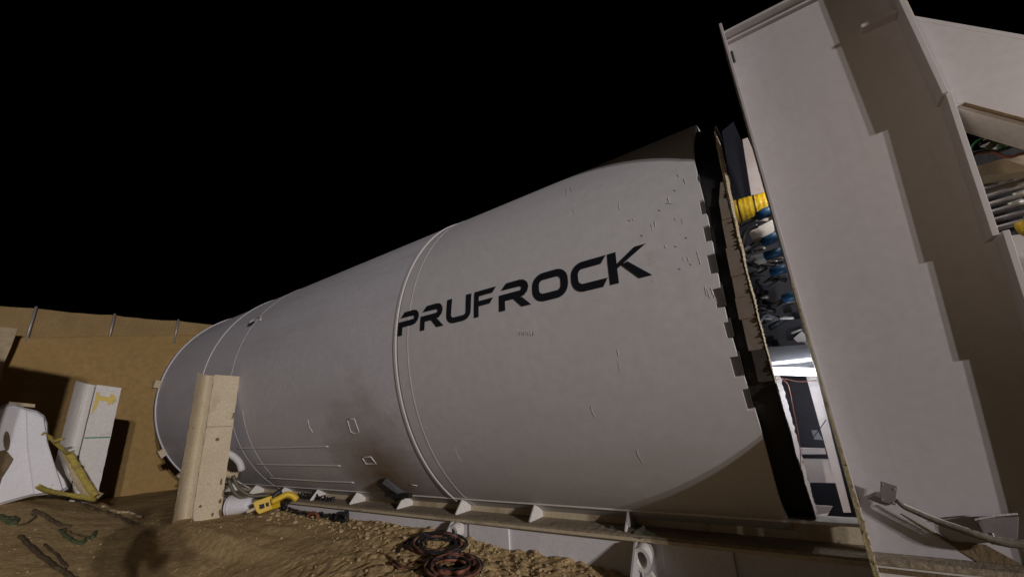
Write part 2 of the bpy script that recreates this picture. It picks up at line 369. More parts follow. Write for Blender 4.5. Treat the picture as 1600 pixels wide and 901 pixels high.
# small scars, torch marks and dabs on the tail shell
rnd = random.Random(11)
def scar(u, v, l, ang, r=.005, m='shell'):
    r *= .45
    a = math.radians(ang); du, dv = math.cos(a) * l / 2, math.sin(a) * l / 2
    return bead([(u - du, v - dv), (u + rnd.uniform(-1, 1), v + rnd.uniform(-1, 1)), (u + du, v + dv)], r, m, name='scar', lump=.8)
for i in range(4): scar(809 + i * 7, 520, 8, 82, .005); scar(811 + i * 7, 521, 6, 80, .004, 'tab')
for u, v, l, a in ((965, 550, 10, 80), (967, 572, 14, 80), (925, 640, 14, 75), (928, 648, 7, 60), (1000, 715, 16, 62), (996, 706, 8, 80), (716, 712, 20, 62), (712, 700, 10, 60), (664, 667, 5, 30), (667, 668, 6, 80),
                  (1090, 398, 12, 75), (1093, 408, 10, 70), (1103, 455, 14, 78), (1107, 458, 16, 72), (1112, 455, 12, 70), (1118, 468, 14, 70), (1047, 318, 14, 5), (1045, 312, 8, 80), (1023, 350, 10, 80), (1018, 355, 8, 70), (968, 322, 12, 82),
                  (885, 300, 9, 70), (893, 296, 8, 70), (896, 330, 6, 80), (1070, 283, 8, 70), (1060, 275, 6, 60), (1066, 346, 7, 70), (1055, 343, 5, 70), (990, 343, 5, 70), (1020, 438, 5, 80), (1068, 404, 6, 75), (1040, 385, 5, 75), (1075, 405, 7, 70)):
    scar(u, v, l, a, .0035)
for u, v in ((1003, 368), (1030, 329), (1054, 298), (1056, 385), (1079, 413), (1072, 372), (983, 345), (1062, 420)): scar(u, v, 3, 30, .004, 'tab')
# silhouette weld nibs along the top
for x, t in ((-3.9, 1.12), (-4.1, 1.13), (-4.3, 1.12), (-2.8, 1.12), (-6.0, 1.12), (-5.9, 1.14)): shell_box(x, t, .05, .008, .022).build('weld_nib', 'weld', sh)
# lettering, raised vinyl, each letter a part
def arcpts(c, r0, a0, a1, n=6): return [(c[0] + r0 * math.cos(a0 + (a1 - a0) * i / n), c[1] + r0 * math.sin(a0 + (a1 - a0) * i / n)) for i in range(n + 1)]
def ribbon(outer, inner): return ('r', outer, inner)
H90 = PI / 2
def glyph(ch):
    w_ = .255                                           # stroke
    if ch in 'PR':
        yb = .34; R0, c = .33, (.77, .67)
        top_o = [(.27, 1.0)] + arcpts(c, R0, H90, -H90) + [(.0, yb)]
        top_i = [(.07, .765)] + arcpts(c, R0 - w_, H90, -H90) + [(.0, yb + w_)]
        # upper bar runs from the slanted tip, round the bowl, back along the lower bar
        L_ = [ribbon(top_o, top_i), ('p', [(0, 0), (.23, 0), (.23, yb - .001), (0, yb - .001)])]
        if ch == 'R': L_.append(('p', [(.55, yb - .001), (.84, 0), (1.17, 0), (.86, yb - .001)]))
        return L_, (1.10 if ch == 'P' else 1.17)
    if ch == 'U':
        c1, c2 = (.34, .34), (.76, .34)
        o = [(0, 1)] + arcpts(c1, .34, PI, 3 * H90) + arcpts(c2, .34, -H90, 0) + [(1.10, 1)]
        i = [(.23, 1)] + arcpts(c1, .12, PI, 3 * H90) + arcpts(c2, .12, -H90, 0) + [(.87, 1)]
        return [ribbon(o, i)], 1.10
    if ch == 'F':
        return [('p', [(0, 0), (.24, 0), (.24, 1), (0, 1)]), ('p', [(.241, .79), (.92, .79), (1.10, 1), (.241, 1)]), ('p', [(.241, .40), (.80, .40), (.97, .60), (.241, .60)])], 1.1
    if ch == 'O':
        W_ = 1.34; r1, r2 = .42, .22
        o = arcpts((W_ - r1, 1 - r1), r1, 0, H90) + arcpts((r1, 1 - r1), r1, H90, PI) + arcpts((r1, r1), r1, PI, 3 * H90) + arcpts((W_ - r1, r1), r1, -H90, 0)
        e = r1 - .26
        i = arcpts((W_ - r1, 1 - r1), e, 0, H90) + arcpts((r1, 1 - r1), e, H90, PI) + arcpts((r1, r1), e, PI, 3 * H90) + arcpts((W_ - r1, r1), e, -H90, 0)
        return [ribbon(o + [o[0]], i + [i[0]])], W_
    if ch == 'C':
        r1, e = .42, .17
        o = [(1.27, 1)] + arcpts((r1, 1 - r1), r1, H90, PI) + arcpts((r1, r1), r1, PI, 3 * H90) + [(1.08, 0)]
        i = [(1.07, .75)] + arcpts((r1, 1 - r1), e, H90, PI) + arcpts((r1, r1), e, PI, 3 * H90) + [(1.26, .25)]
        return [ribbon(o, i)], 1.27
    if ch == 'K':
        return [('p', [(0, 0), (.27, 0), (.27, 1), (0, 1)]), ('p', [(.271, .45), (.50, .56), (1.20, 1), (.86, 1), (.271, .60)]), ('p', [(.40, .54), (.88, 0), (1.25, 0), (.60, .60)])], 1.25
ZT, ZB = 1.145, .895
tT, tB = math.asin((ZT - ZC) / RR), math.asin((ZB - ZC) / RR)
def letter(ch, x0, x1):
    parts, W_ = glyph(ch); m = MB()
    def mp(p, r): return cyl(x0 + (x1 - x0) * p[0] / W_, tB + (tT - tB) * p[1], r)
    lift = 2.0030
    def quadstrip(A, B, lift):
        n0 = len(m.v)
        for a, c in zip(A, B):
            for s_ in range(5):
                q = s_ / 4; m.v.append(mp((a[0] + (c[0] - a[0]) * q, a[1] + (c[1] - a[1]) * q), lift))
        for i in range(len(A) - 1):
            for s_ in range(4): v0 = n0 + i * 5 + s_; m.f.append((v0, v0 + 1, v0 + 6, v0 + 5))
    for kind, *pp in parts:
        if kind == 'r':
            A, B = [], []
            for i in range(len(pp[0]) - 1):
                for s_ in range(3):
                    q = s_ / 3
                    A.append(tuple(pp[0][i][k] + (pp[0][i + 1][k] - pp[0][i][k]) * q for k in (0, 1))); B.append(tuple(pp[1][i][k] + (pp[1][i + 1][k] - pp[1][i][k]) * q for k in (0, 1)))
            A.append(pp[0][-1]); B.append(pp[1][-1]); quadstrip(A, B, lift)
        else:
            P = pp[0]
            if len(P) == 5: P = [P[0], P[2], P[3], P[4]]; P = [pp[0][0], pp[0][2], pp[0][3], pp[0][4]]
            a0, a1, c1, c0 = P[0], P[1], P[2], P[3]
            A, B = [], []
            for i in range(9):
                q = i / 8; A.append((a0[0] + (c0[0] - a0[0]) * q, a0[1] + (c0[1] - a0[1]) * q)); B.append((a1[0] + (c1[0] - a1[0]) * q, a1[1] + (c1[1] - a1[1]) * q))
            quadstrip(A, B, lift)
        lift += .0004
    o = m.build('letter', 'black', sh)
    md = o.modifiers.new('thickness', 'SOLIDIFY'); md.thickness = .0015; md.offset = 0
    return o
for ch, a, c in (('P', -3.380, -3.075), ('R', -3.047, -2.72), ('U', -2.685, -2.375), ('F', -2.336, -2.083), ('R', -2.047, -1.715), ('O', -1.696, -1.36), ('C', -1.33, -1.027), ('K', -1.016, -.706)):
    letter(ch, a, c)
# grey plates and ragged brush seal
gsteps = [(.80, -.222), (.60, -.205), (.36, -.205), (.17, -.228), (-.03, -.243), (-.17, -.236), (-.30, -.250), (-.44, -.232)]
segs = [(.25, -.205, .33), (.166, -.213, .249), (.06, -.222, .165), (-.04, -.236, .059), (-.11, -.240, -.041), (-.18, -.250, -.111), (-.28, -.243, -.181), (-.38, -.236, -.281)]
for i, (t0, xa, t1) in enumerate(segs):
    k = MB(); q = []; r0 = 1.948 + (i % 2) * .004
    for r in (r0, r0 + .012):
        for x, t in ((xa, t0), (-.158, t0), (-.158, t1), (xa + (.03 if i == 0 else .006), t1)): q.append(cyl(x, t, r))
    k.add(q, [(0, 3, 2, 1), (4, 5, 6, 7), (0, 1, 5, 4), (1, 2, 6, 5), (2, 3, 7, 6), (3, 0, 4, 7)]); k.build('seal_plate', 'greyplate' if i < 7 else 'tab', sh)
for ta, tb_, n, mt_, lab_ in ((-.39, .70, 520, 'brush', 'ragged greased brush ring round the open end'), (-1.0, -.392, 280, 'darksteel', 'near-black lower run of the ragged brush ring')):  # lower run takes the near-black steel colour
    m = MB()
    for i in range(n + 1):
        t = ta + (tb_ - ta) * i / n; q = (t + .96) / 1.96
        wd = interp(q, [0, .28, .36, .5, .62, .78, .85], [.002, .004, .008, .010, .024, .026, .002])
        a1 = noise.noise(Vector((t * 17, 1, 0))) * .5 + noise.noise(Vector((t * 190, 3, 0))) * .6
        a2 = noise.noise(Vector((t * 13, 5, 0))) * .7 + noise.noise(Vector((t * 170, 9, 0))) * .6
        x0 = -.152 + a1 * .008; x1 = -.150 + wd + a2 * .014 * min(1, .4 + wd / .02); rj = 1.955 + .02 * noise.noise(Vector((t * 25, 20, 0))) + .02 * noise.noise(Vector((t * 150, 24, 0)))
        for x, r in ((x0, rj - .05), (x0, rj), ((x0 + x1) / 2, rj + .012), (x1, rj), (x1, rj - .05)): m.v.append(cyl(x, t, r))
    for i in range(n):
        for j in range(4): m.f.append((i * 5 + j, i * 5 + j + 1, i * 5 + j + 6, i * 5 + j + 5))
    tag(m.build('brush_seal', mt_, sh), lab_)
# wedge jammed under the shield with its rust run
t = thing('steel_wedge', 'black steel wedge jammed between the shield and the cradle above a rust stain', 'wedge', aty(612, 768, 3.5))
A = [cylpix(593, 748), cylpix(603, 746), cylpix(634, 768), cylpix(622, 774)]
k = MB(); q = [cyl(x, th_, 2.002) for x, th_ in A] + [cyl(x, th_, 2.07) for x, th_ in A]
k.add(q, [(0, 1, 2, 3), (7, 6, 5, 4), (0, 4, 5, 1), (1, 5, 6, 2), (2, 6, 7, 3), (3, 7, 4, 0)]); k.build('wedge_plate', 'rubber', t)
p = aty(620, 771, 3.50); k = MB().box(p.x - .22, p.x + .20, 3.50, 3.56, -.79, -.745); k.build('foot_block', 'darksteel', t)

# ------------------------------------------------------------------ cradle
cr = thing('support_cradle', 'long white steel cradle beam with gussets and a muddy flange under the grey cylinder', 'cradle', (-4, 3.5, -1.5))
XA, XB = -9.6, .115
MB().box(XA, XB - .002, 3.782, 3.80, -.925, -.793).build('pad_plate', 'cream', cr)
MB().box(XA, XB, 3.640, 3.82, -.792, -.772).build('pad_edge', 'whited', cr)
m = MB(); n = 420; yr = [3.495, 3.51, 3.58, 3.66, 3.74, 3.80]
for i in range(n + 1):
    x = XA + (XB - XA) * i / n
    for j, y in enumerate(yr):
        z = -.926 + (.006 * noise.noise(Vector((x * 5, y * 12, 0))) + .004 * noise.noise(Vector((x * 22, y * 22, 4)))) * (1 if 0 < j < 5 else .3)
        m.v.append(Vector((x, y + (.004 * noise.noise(Vector((x * 9, 0, 0))) if j == 0 else 0), z)))
    m.v.append(Vector((x, 3.80, -.956))); m.v.append(Vector((x, 3.495, -.956)))
c = len(yr) + 2
for i in range(n):
    for j in range(c): m.f.append((i * c + j, i * c + (j + 1) % c, (i + 1) * c + (j + 1) % c, (i + 1) * c + j))
m.f.append(tuple(range(c))); m.f.append(tuple(n * c + j for j in range(c)))
m.build('top_flange', 'walk', cr)
MB().box(XA, XB - .003, 3.490, 3.4945, -.968, -.944).build('flange_lip', 'cream', cr)
MB().box(XA, XB, 3.56, 3.58, -1.65, -.957).build('beam_web', 'concrete', cr)
MB().box(XA, XB, 3.47, 3.80, -1.69, -1.651).build('bottom_flange', 'white', cr)
for i in range(9):
    x = -1.459 - .926 * i
    MB().prism([(x, 3.781, -.793), (x, 3.781, -.9225), (x, 3.545, -.9225), (x, 3.548, -.908), (x, 3.650, -.793)], (.014, 0, 0)).build('gusset', 'whited', cr)
# lugs with a round eye on the beam face
for x in (-3.24, -1.30):
    zt = -.9705; n = 24; cx, cz = x - .01, zt - .075; lug = MB(); tilt = .35
    def rg(ra, rb, y): return [Vector((cx + ra * math.cos(a) + 0, y, cz + rb * math.sin(a) - (3.53 - y) * tilt)) for a in [2 * PI * i / n for i in range(n)]]
    for y in (3.44, 3.54): lug.v += rg(.068, .082, y) + rg(.040, .056, y)
    for i in range(n):
        j = (i + 1) % n
        lug.f += [(i, j, n + j, n + i), (2 * n + i, 3 * n + i, 3 * n + j, 2 * n + j), (i, 2 * n + i, 2 * n + j, j), (n + i, n + j, 3 * n + j, 3 * n + i)]
    smooth_by_angle(lug.build('pipe_eye', 'whited', cr))
    MB().prism([(x + .01, 3.43, cz - .13), (x + .05, 3.43, cz - .10), (x + .30, 3.43, cz - .45), (x + .22, 3.43, cz - .45)], (0, .03, 0)).build('eye_strut', 'whited', cr)
    MB().prism([(x - .065, 3.559, zt), (x - .065, 3.47, zt), (x - .065, 3.27, zt - .22), (x - .065, 3.19, zt - .6), (x - .065, 3.559, zt - .6)], (.016, 0, 0)).build('stiffener', 'white', cr)
    MB().box(x + .12, x + .62, 3.54, 3.5595, zt - .55, zt + .001).build('doubler', 'concrete', cr, bevel=.006)
# scraps on the flange
def scrap(pts, z, m, name, label, cat, th=.008, y=None):
    P = [aty(u, v, yy) for (u, v, yy) in pts]
    k = MB(); c = sum(P, Vector()) / len(P); k.prism(P, (0, -.004, .006)); o = k.build(name, m, None, org=c); tag(o, label, cat); return o
scrap([(953, 822, 3.636), (960, 836, 3.552), (985, 840, 3.521), (990, 826, 3.573), (972, 820, 3.647)], 0, 'scrap', 'tarp_scrap', 'olive tarp scrap, left of the two lying folded on the muddy flange', 'tarp scrap')
scrap([(985, 838, 3.500), (1000, 842, 3.489), (1024, 834, 3.521), (1009, 828, 3.563), (1007, 820, 3.594), (996, 828, 3.552)], 0, 'scrap', 'tarp_scrap', 'star shaped olive tarp scrap with a raised corner on the muddy flange', 'tarp scrap')

# ------------------------------------------------------------------ reaction frame: column, brace
YF, YW = 2.94, 3.06
fr = thing('reaction_frame', 'tall white steel column with a sloping brace at the open end of the cylinder', 'steel frame', (.55, 3.05, -.8))
ZBASE, ZTOP = -.775, .884 * YW
MB().prism([(.088, YW, ZBASE), (.86, YW, ZBASE), (.935, YW, .20), (.965, YW, .73), (.99, YW, 1.57), (.99, YW, ZTOP - .024), (.088, YW, ZTOP - .024)], (0, .03, 0)).build('web', 'white', fr)
MB().prism([(.067, YF, -1.3), (.067, YF, .80), (.067, YF - .095, 1.9), (.067, YF - .095, ZTOP - .03), (.067, YF - .02, ZTOP + .045), (.067, YF + .36, ZTOP + .045), (.067, YF + .36, -1.3)], (.0195, 0, 0)).build('left_flange', 'white', fr, bevel=.003)
# eaten foam bead down the flange edge
m = MB(); n = 300
for i in range(n + 1):
    z = -1.3 + 2.0 * i / n; q = 1 - sm(-.7, .1, z)
    a1 = noise.noise(Vector((z * 25, 0, 1))) + .6 * noise.noise(Vector((z * 70, 0, 5)))
    wd = .004 + .010 * q + .012 * q * a1
    for x, y in ((.064 - .004 * q, YF + .02), (.064 - .003 * q, YF - .003 - .004 * q), (.070 + max(wd, .001), YF - .004 - .004 * q), (.072 + max(wd, .001), YF + .01)): m.v.append(Vector((x, y, z)))
for i in range(n):
    for j in range(3): m.f.append((i * 4 + j, i * 4 + j + 1, i * 4 + j + 5, i * 4 + j + 4))
m.build('foam_bead', 'edge', fr)
# right flange in four lapped lengths
for z0, z1, xt, xb, dy in ((1.56, ZTOP - .02, .976, .972, -.02), (.72, 1.575, .990, .925, 0), (.19, .735, .962, .915, -.002), (ZBASE, .205, .955, .860, -.004)):
    MB().prism([(xb, YF + dy, z0), (xb + .026, YF + dy, z0), (xt + .026, YF + dy, z1), (xt, YF + dy, z1)], (0, YW - .001 - YF - dy, 0)).build('right_flange', 'white', fr, bevel=.002)
    MB().prism([(xb + .001, YW + .031, z0), (xb + .022, YW + .031, z0), (xt + .022, YW + .031, z1), (xt + .001, YW + .031, z1)], (0, .24, 0)).build('right_flange', 'white', fr)
MB().box(.0868, 1.06, YF + .025, YW + .26, ZTOP - .022, ZTOP).build('cap_plate', 'white', fr, bevel=.002)
MB().box(.0868, 1.06, YW - .03, YW + .0, ZTOP - .05, ZTOP - .0225).build('cap_fillet', 'white', fr)
MB().box(.80, .972, YF + .05, YW - .001, 2.235, 2.26).build('cross_stiffener', 'white', fr)
k = MB().tube([(.104, YW - .004, 2.575), (.1035, YW - .005, 2.53), (.104, YW - .004, 2.47)], .008, 8, 2); k.build('slot', 'groove', fr)
# triangle of cast light built as a thin plate, brown wedge beside it
k = MB().prism([(.090, YW - .001, -.33), (.090, YW - .001, ZBASE + .002), (.462, YW - .001, ZBASE + .002)], (0, -.006, 0)); k.build('lit_triangle', 'white', fr)
k = MB().prism([(.252, YW - .001, -.585), (.405, YW - .001, -.70), (.52, YW - .001, -.70), (.62, YW - .001, ZBASE + .002), (.47, YW - .001, ZBASE + .002), (.29, YW - .001, -.62)], (0, -.010, 0)); k.build('brown_wedge', 'mud', fr)  # thin brown wedge below the conduit
MB().box(.0868, 2.6, YF + .0, YW + .30, ZBASE - .026, ZBASE).build('base_plate', 'walk', fr)
MB().box(.0868, 2.6, YF + .012, YF + .035, -1.35, ZBASE - .027).build('base_beam_web', 'whited', fr)
MB().box(.087, 2.6, YF + .006, YF + .012, -.835, -.815).build('crack_line', 'mud', fr)
k = MB(); k.add([(.548 + .075 * math.cos(2 * PI * i / 20), YF + .010, -.925 + .085 * math.sin(2 * PI * i / 20)) for i in range(20)] + [(.548 + .075 * math.cos(2 * PI * i / 20), YF + .013, -.925 + .085 * math.sin(2 * PI * i / 20)) for i in range(20)], [tuple(range(20))] + [(i, (i + 1) % 20, 20 + (i + 1) % 20, 20 + i) for i in range(20)]); k.build('beam_hole', 'groove', fr)
# sloping brace beam
def brp(u, v, y): return aty(u, v, y)
T0, T1 = Vector((.985, 3.0, 2.185)), Vector((1.353, 3.0, 1.748)); dirb = (T1 - T0).normalized(); nrm = Vector((-dirb.z, 0, dirb.x)).normalized()
if nrm.z > 0: nrm = -nrm
LB = 3.2; a = T0 - dirb * .0; e = a + dirb * LB; dp = .395
XC = 1.016
def cut(o1, o2, y, m, nm, dy):
    P = []
    for off, end in ((o1, 0), (o1, 1), (o2, 1), (o2, 0)):
        p = (e if end else a) + nrm * off
        if not end: p = p + dirb * ((XC - p.x) / dirb.x)
        P.append(Vector((p.x, y, p.z)))
    return MB().prism(P, (0, dy, 0)).build(nm, m, fr)
cut(0, dp, 3.0, 'white', 'brace_web', .02)
cut(dp + .001, dp + .024, 3.0, 'whited', 'brace_flange', .20)
cut(-.024, -.001, 3.0, 'white', 'brace_flange', .30)
k = MB().tube([a + nrm * (dp - .004) + dirb * ((1.05 - (a + nrm * dp).x) / dirb.x) - Vector((0, .004, 0)), e + nrm * (dp - .004) - Vector((0, .004, 0))], .010, 6, 0); k.build('weld_bead', 'mud', fr)
MB().prism([(1.022, 3.02, 2.72), (1.022, 3.02, 1.60), (1.040, 3.02, 1.60), (1.040, 3.02, 2.72)], (0, .28, 0)).build('brace_end_plate', 'cream', fr)

# ------------------------------------------------------------------ bracket and conduit at the column foot
br = thing('conduit_bracket', 'small grey four hole plate bracket fixed to the foot of the white column', 'bracket', (.23, 3.0, -.5))
def holed(name, P4, vec, m, parent):
    k = MB().prism(P4, vec); return k.build(name, m, parent, bevel=.002)
yb = 2.99
P = [aty(1376, 751, yb), aty(1402, 759, yb), aty(1399, 789, yb), aty(1375, 782, yb)]
fp = holed('face_plate', P, (0, .006, 0), 'bracket', br)
for q in ((.14, .12), (.86, .18), (.16, .88), (.86, .90)):
    p = (P[0] * (1 - q[0]) + P[1] * q[0]) * (1 - q[1]) + (P[3] * (1 - q[0]) + P[2] * q[0]) * q[1]
    MB().tube([p + Vector((0, -.003, 0)), p + Vector((0, .003, 0))], .005, 8, 0).build('bolt', 'galv', fp)
P = [aty(1355, 779, 3.03), aty(1374, 767, 3.045), aty(1392, 788, 3.0), aty(1384, 790, 2.995)]
holed('side_plate', P, (0, .006, 0), 'bracket', br)
cd_ = thing('flexible_conduit', 'dark flexible conduit sagging from the grey bracket along the column foot to the right', 'conduit', (.5, 2.98, -.65))
pts = [aty(u, v, y) for u, v, y in ((1400, 780, 3.0), (1412, 791, 2.985), (1432, 800, 2.98), (1462, 813, 2.975), (1500, 826, 2.965), (1535, 838, 2.955), (1570, 847, 2.95), (1620, 852, 2.95))]
MB().tube(pts, .012, 8, 6, rf=lambda q: (.8 + .75 * q) * (1 + .05 * math.sin(q * 150))).build('hose', 'conduit', cd_, True)
MB().tube([p + Vector((0, .02, .010)) for p in pts[1:]], .005, 6, 6, rf=lambda q: 1 + .5 * noise.noise(Vector((q * 30, 0, 0)))).build('torn_sleeve', 'whited', cd_, True)
bx = thing('dark_guard_box', 'dark tapered guard plate in the lower right corner of the column web', 'guard plate', (.56, 3.04, -.66))
P = [aty(1523, 812, 3.04), aty(1528, 806, 3.04), aty(1586, 803, 3.04), aty(1584, 846, 3.03), aty(1545, 846, 3.03), aty(1536, 840, 3.03)]
MB().prism(P, (0, -.045, 0)).build('plate', 'bracket', bx, bevel=.002)
MB().tube([aty(1523, 811, 2.99), aty(1555, 805, 2.985), aty(1590, 802, 2.985)], .004, 6, 2).build('rim', 'weld', bx)
MB().tube([aty(1550, 832, 2.985), aty(1556, 842, 2.98), aty(1570, 845, 2.98)], .004, 6, 3).build('handle', 'weld', bx)
stick = MB().tube([aty(1463, 832, 3.045), aty(1475, 840, 3.04), aty(1487, 848, 3.045)], .004, 6, 2); tag(stick.build('dark_twig', 'root', None, org=aty(1475, 840, 3.04)), 'short dark twig at the column foot', 'twig')

# ------------------------------------------------------------------ behind the gap: lit equipment
def I(u, v, y=3.9): return aty(u, v, y)
def plate(name, pix, y, m, parent, d=.03, bevel=0):
    return MB().prism([I(u, v, y) for u, v in pix], (0, d, 0)).build(name, m, parent, bevel=bevel)
eq = thing('thrust_frame', 'navy and white thrust frame seen through the gap between shield and column', 'machine frame', (0, 4.3, -1.0))
plate('upper_panel', [(1128, 205), (1146, 190), (1205, 330), (1150, 345)], 4.5, 'night', eq)
plate('white_strip', [(1160, 218), (1168, 215), (1205, 300), (1200, 345), (1180, 345)], 4.35, 'pink', eq)
plate('back_panel', [(1120, 330), (1235, 330), (1290, 560), (1180, 560)], 4.9, 'navy', eq)
plate('grey_box', [(1196, 542), (1262, 538), (1275, 572), (1200, 575)], 4.0, 'greybox', eq, .2)
plate('lower_panel', [(1180, 575), (1290, 575), (1345, 815), (1230, 815)], 4.7, 'navy', eq)
up = MB(); nn = 90
for i in range(nn + 1):
    q = i / nn; v = 583 + 229 * q; u0 = 1198 + 58 * q; u1 = 1218 + 62 * q + 3.2 * noise.noise(Vector((q * 34, 2, 0))) + 1.6 * noise.noise(Vector((q * 90, 4, 0)))
    for yy in (4.02, 4.07): up.v += [I(u0, v, yy), I(u1, v, yy)]
for i in range(nn):
    a_ = 4 * i; up.f += [(a_, a_ + 1, a_ + 5, a_ + 4), (a_ + 1, a_ + 3, a_ + 7, a_ + 5), (a_ + 2, a_ + 6, a_ + 7, a_ + 3)]
up.build('upright', 'pink', eq)
plate('upright', [(1259, 585), (1276, 585), (1330, 800), (1318, 800)], 4.0, 'pink', eq, .05)
plate('rung', [(1250, 700), (1289, 701), (1291, 709), (1252, 709)], 4.1, 'pink', eq, .08)
plate('rung', [(1254, 717), (1298, 718), (1306, 754), (1264, 753)], 4.1, 'pink', eq, .08)
plate('corner_plate', [(1274, 789), (1301, 791), (1292, 806), (1276, 805)], 4.1, 'pink', eq)
plate('corner_plate', [(1268, 672), (1277, 672), (1286, 687), (1272, 686)], 4.1, 'greybox', eq)
plate('white_block', [(1170, 362), (1207, 343), (1210, 358), (1208, 367), (1175, 374)], 4.0, 'whited', eq, .1)
plate('white_bracket', [(1240, 528), (1253, 517), (1258, 522), (1262, 538), (1254, 533), (1246, 534)], 3.95, 'whited', eq, .05)
rnd = random.Random(5)
for i in range(16):
    u, v = rnd.uniform(1165, 1240), rnd.uniform(385, 535); u += (v - 440) * .30 - 5
    a = rnd.uniform(-.5, .1); l = rnd.uniform(8, 34)
    MB().tube([I(u - l / 2, v - a * l, 4.1), I(u + l / 2, v + a * l * -.2, 3.95)], rnd.uniform(.006, .014), 8, 0).build('piston_rod', 'steel' if i % 3 else 'whited', eq, True)
for i in range(12):
    u, v = rnd.uniform(1170, 1230), rnd.uniform(380, 540); u += (v - 440) * .28
    p = I(u, v, rnd.uniform(4.0, 4.5)); s_ = rnd.uniform(.02, .06)
    MB().box(p.x - s_, p.x + s_, p.y, p.y + .08, p.z - s_, p.z + s_ * .6).build('valve_block', rnd.choice(['navy', 'greybox', 'navy', 'rubber']), eq)
for i in range(22):
    u = rnd.uniform(1160, 1215); v = rnd.uniform(365, 520); u += (v - 440) * .30 - 2; yy = rnd.uniform(3.75, 4.3)
    MB().tube([I(u - rnd.uniform(8, 20), v + rnd.uniform(-10, 14), yy), I(u, v + rnd.uniform(-8, 8), yy - .05), I(u + rnd.uniform(8, 22), v + rnd.uniform(-14, 8), yy)], rnd.uniform(.010, .024), 7, 4).build('hose', 'rubber' if i % 4 else 'navy', eq, True)
dct = thing('ventilation_duct', 'bright yellow ribbed duct behind the gap beside the column', 'duct', I(1170, 325, 4.0))
c0, c1 = I(1136, 336, 4.0), I(1206, 318, 4.0)
dsk = MB().tube([c0.lerp(c1, i / 40) for i in range(41)], .115, 24, 0, rf=lambda q: 1 + .02 * math.sin(q * 60)).build('duct_skin', 'yellow', dct, True)
for q in (.31, .66, 1.0):
    MB().tube([c0.lerp(c1, q - .012), c0.lerp(c1, q + .012)], .120, 24, 0).build('band', 'rubber', dsk, True)
hg = 'hydraulic hoses in the gap'
for lab, pts, rr, f0 in (
    ('upper black hydraulic hose with a blue fitting crossing the yellow duct', ((1150, 355), (1165, 348), (1178, 342), (1186, 337)), .018, ((1184, 338), (1206, 328))),
    ('curved black hydraulic hose bending down beside the white block', ((1160, 385), (1163, 368), (1170, 358), (1184, 352)), .022, None),
    ('black hydraulic hose with the second blue fitting below the white block', ((1158, 400), (1170, 390), (1182, 382), (1196, 375)), .020, ((1194, 378), (1216, 368)))):
    t_ = thing('hydraulic_hose', lab, 'hose', I(*pts[0], 3.85), hg)
    MB().tube([I(u, v, 3.85) for u, v in pts], rr, 8, 5).build('hose_body', 'rubber', t_, True)
    if f0: MB().tube([I(f0[0][0], f0[0][1], 3.84), I(f0[1][0], f0[1][1], 3.80)], .042, 12, 0).build('fitting', 'blue', t_, True)
for lab, a, c in (('blue cylinder cap just above the dark rods behind the column edge', (1196, 400), (1222, 392)), ('blue cylinder cap nearest the middle of the dark rods', (1205, 425), (1232, 418)), ('lowest blue cylinder cap behind the column edge', (1225, 466), (1246, 460))):
    o = MB().tube([I(*a, 3.9), I(*c, 3.85)], .036, 12, 0).build('cylinder_cap', 'blue', None, True, org=I(*a, 3.9)); tag(o, lab, 'cylinder cap', 'blue cylinder caps')
lm = thing('work_lamp', 'glowing white tube work lamp lighting the gap behind the column', 'lamp', I(1240, 580, 3.75))
MB().tube([I(1203, 579, 3.75), I(1278, 581, 3.75)], .030, 12, 0).build('lamp_tube', 'lamp', lm, True)
MB().box(-.20, .11, 3.77, 3.82, I(1240, 570, 3.78).z + .015, I(1240, 570, 3.78).z + .04).build('lamp_housing', 'greybox', lm)
pl = bpy.data.lights.new('work_lamp_light', 'AREA'); pl.shape = 'RECTANGLE'; pl.size = .28; pl.size_y = .05; pl.energy = 3.2; pl.color = (.80, .88, 1)
po = bpy.data.objects.new('work_lamp_light', pl); COL.objects.link(po); po.location = I(1240, 580, 3.69); aim(po, I(1240, 585, 5)); 
pl2 = bpy.data.lights.new('work_lamp_light', 'POINT'); pl2.energy = 1.6; pl2.color = (.80, .88, 1); pl2.shadow_soft_size = .03
po2 = bpy.data.objects.new('work_lamp_light', pl2); COL.objects.link(po2); po2.location = I(1232, 582, 3.66)
for lab, pts in (('thin red wire looping under the work lamp', ((1208, 596), (1222, 591), (1248, 596), (1276, 594))), ('thin red wire hanging down beside the white upright', ((1222, 592), (1232, 602), (1240, 640), (1249, 690), (1252, 742))), ('thin dark wire slanting to the column edge', ((1270, 684), (1282, 668), (1291, 655)))):
    o = MB().tube([I(u, v, 3.9) for u, v in pts], .003, 5, 4).build('wire', 'redcable' if 'red' in lab else 'rubber', None, True, org=I(*pts[0], 3.9)); tag(o, lab, 'wire')

# ------------------------------------------------------------------ right of the column: tube bank, cables
tb = thing('tube_bank', 'rack of parallel grey steel tubes behind the right edge of the column', 'tube rack', (1.6, 3.6, .9))
plate('backing_plate', [(1500, 240), (1640, 215), (1700, 480), (1540, 480)], 3.95, 'darksteel', tb)
for i in range(8):
    z = 1.34 - i * .044
    zz = interp(i, [0, 7], [.365, .262]) * 3.6
    k = MB().tube([(1.02, 3.66, zz - .02), (2.1, 3.56, zz + .06)], .0175, 10, 0); k.build('tube', 'steel', tb, True)
    xx = 1.33 - .035 * (i % 3); MB().tube([(xx, 3.63, zz + .0055), (xx + .06, 3.625, zz + .011)], .020, 10, 0).build('coupling', 'galv', tb, True)
cr2 = plate('top_cover', [(1515, 262), (1560, 250), (1640, 235), (1640, 262), (1530, 276)], 3.5, 'cream', tb, .3)
wh = plate('white_panel', [(1548, 372), (1640, 360), (1640, 480), (1600, 480)], 3.75, 'whited', tb, .05)
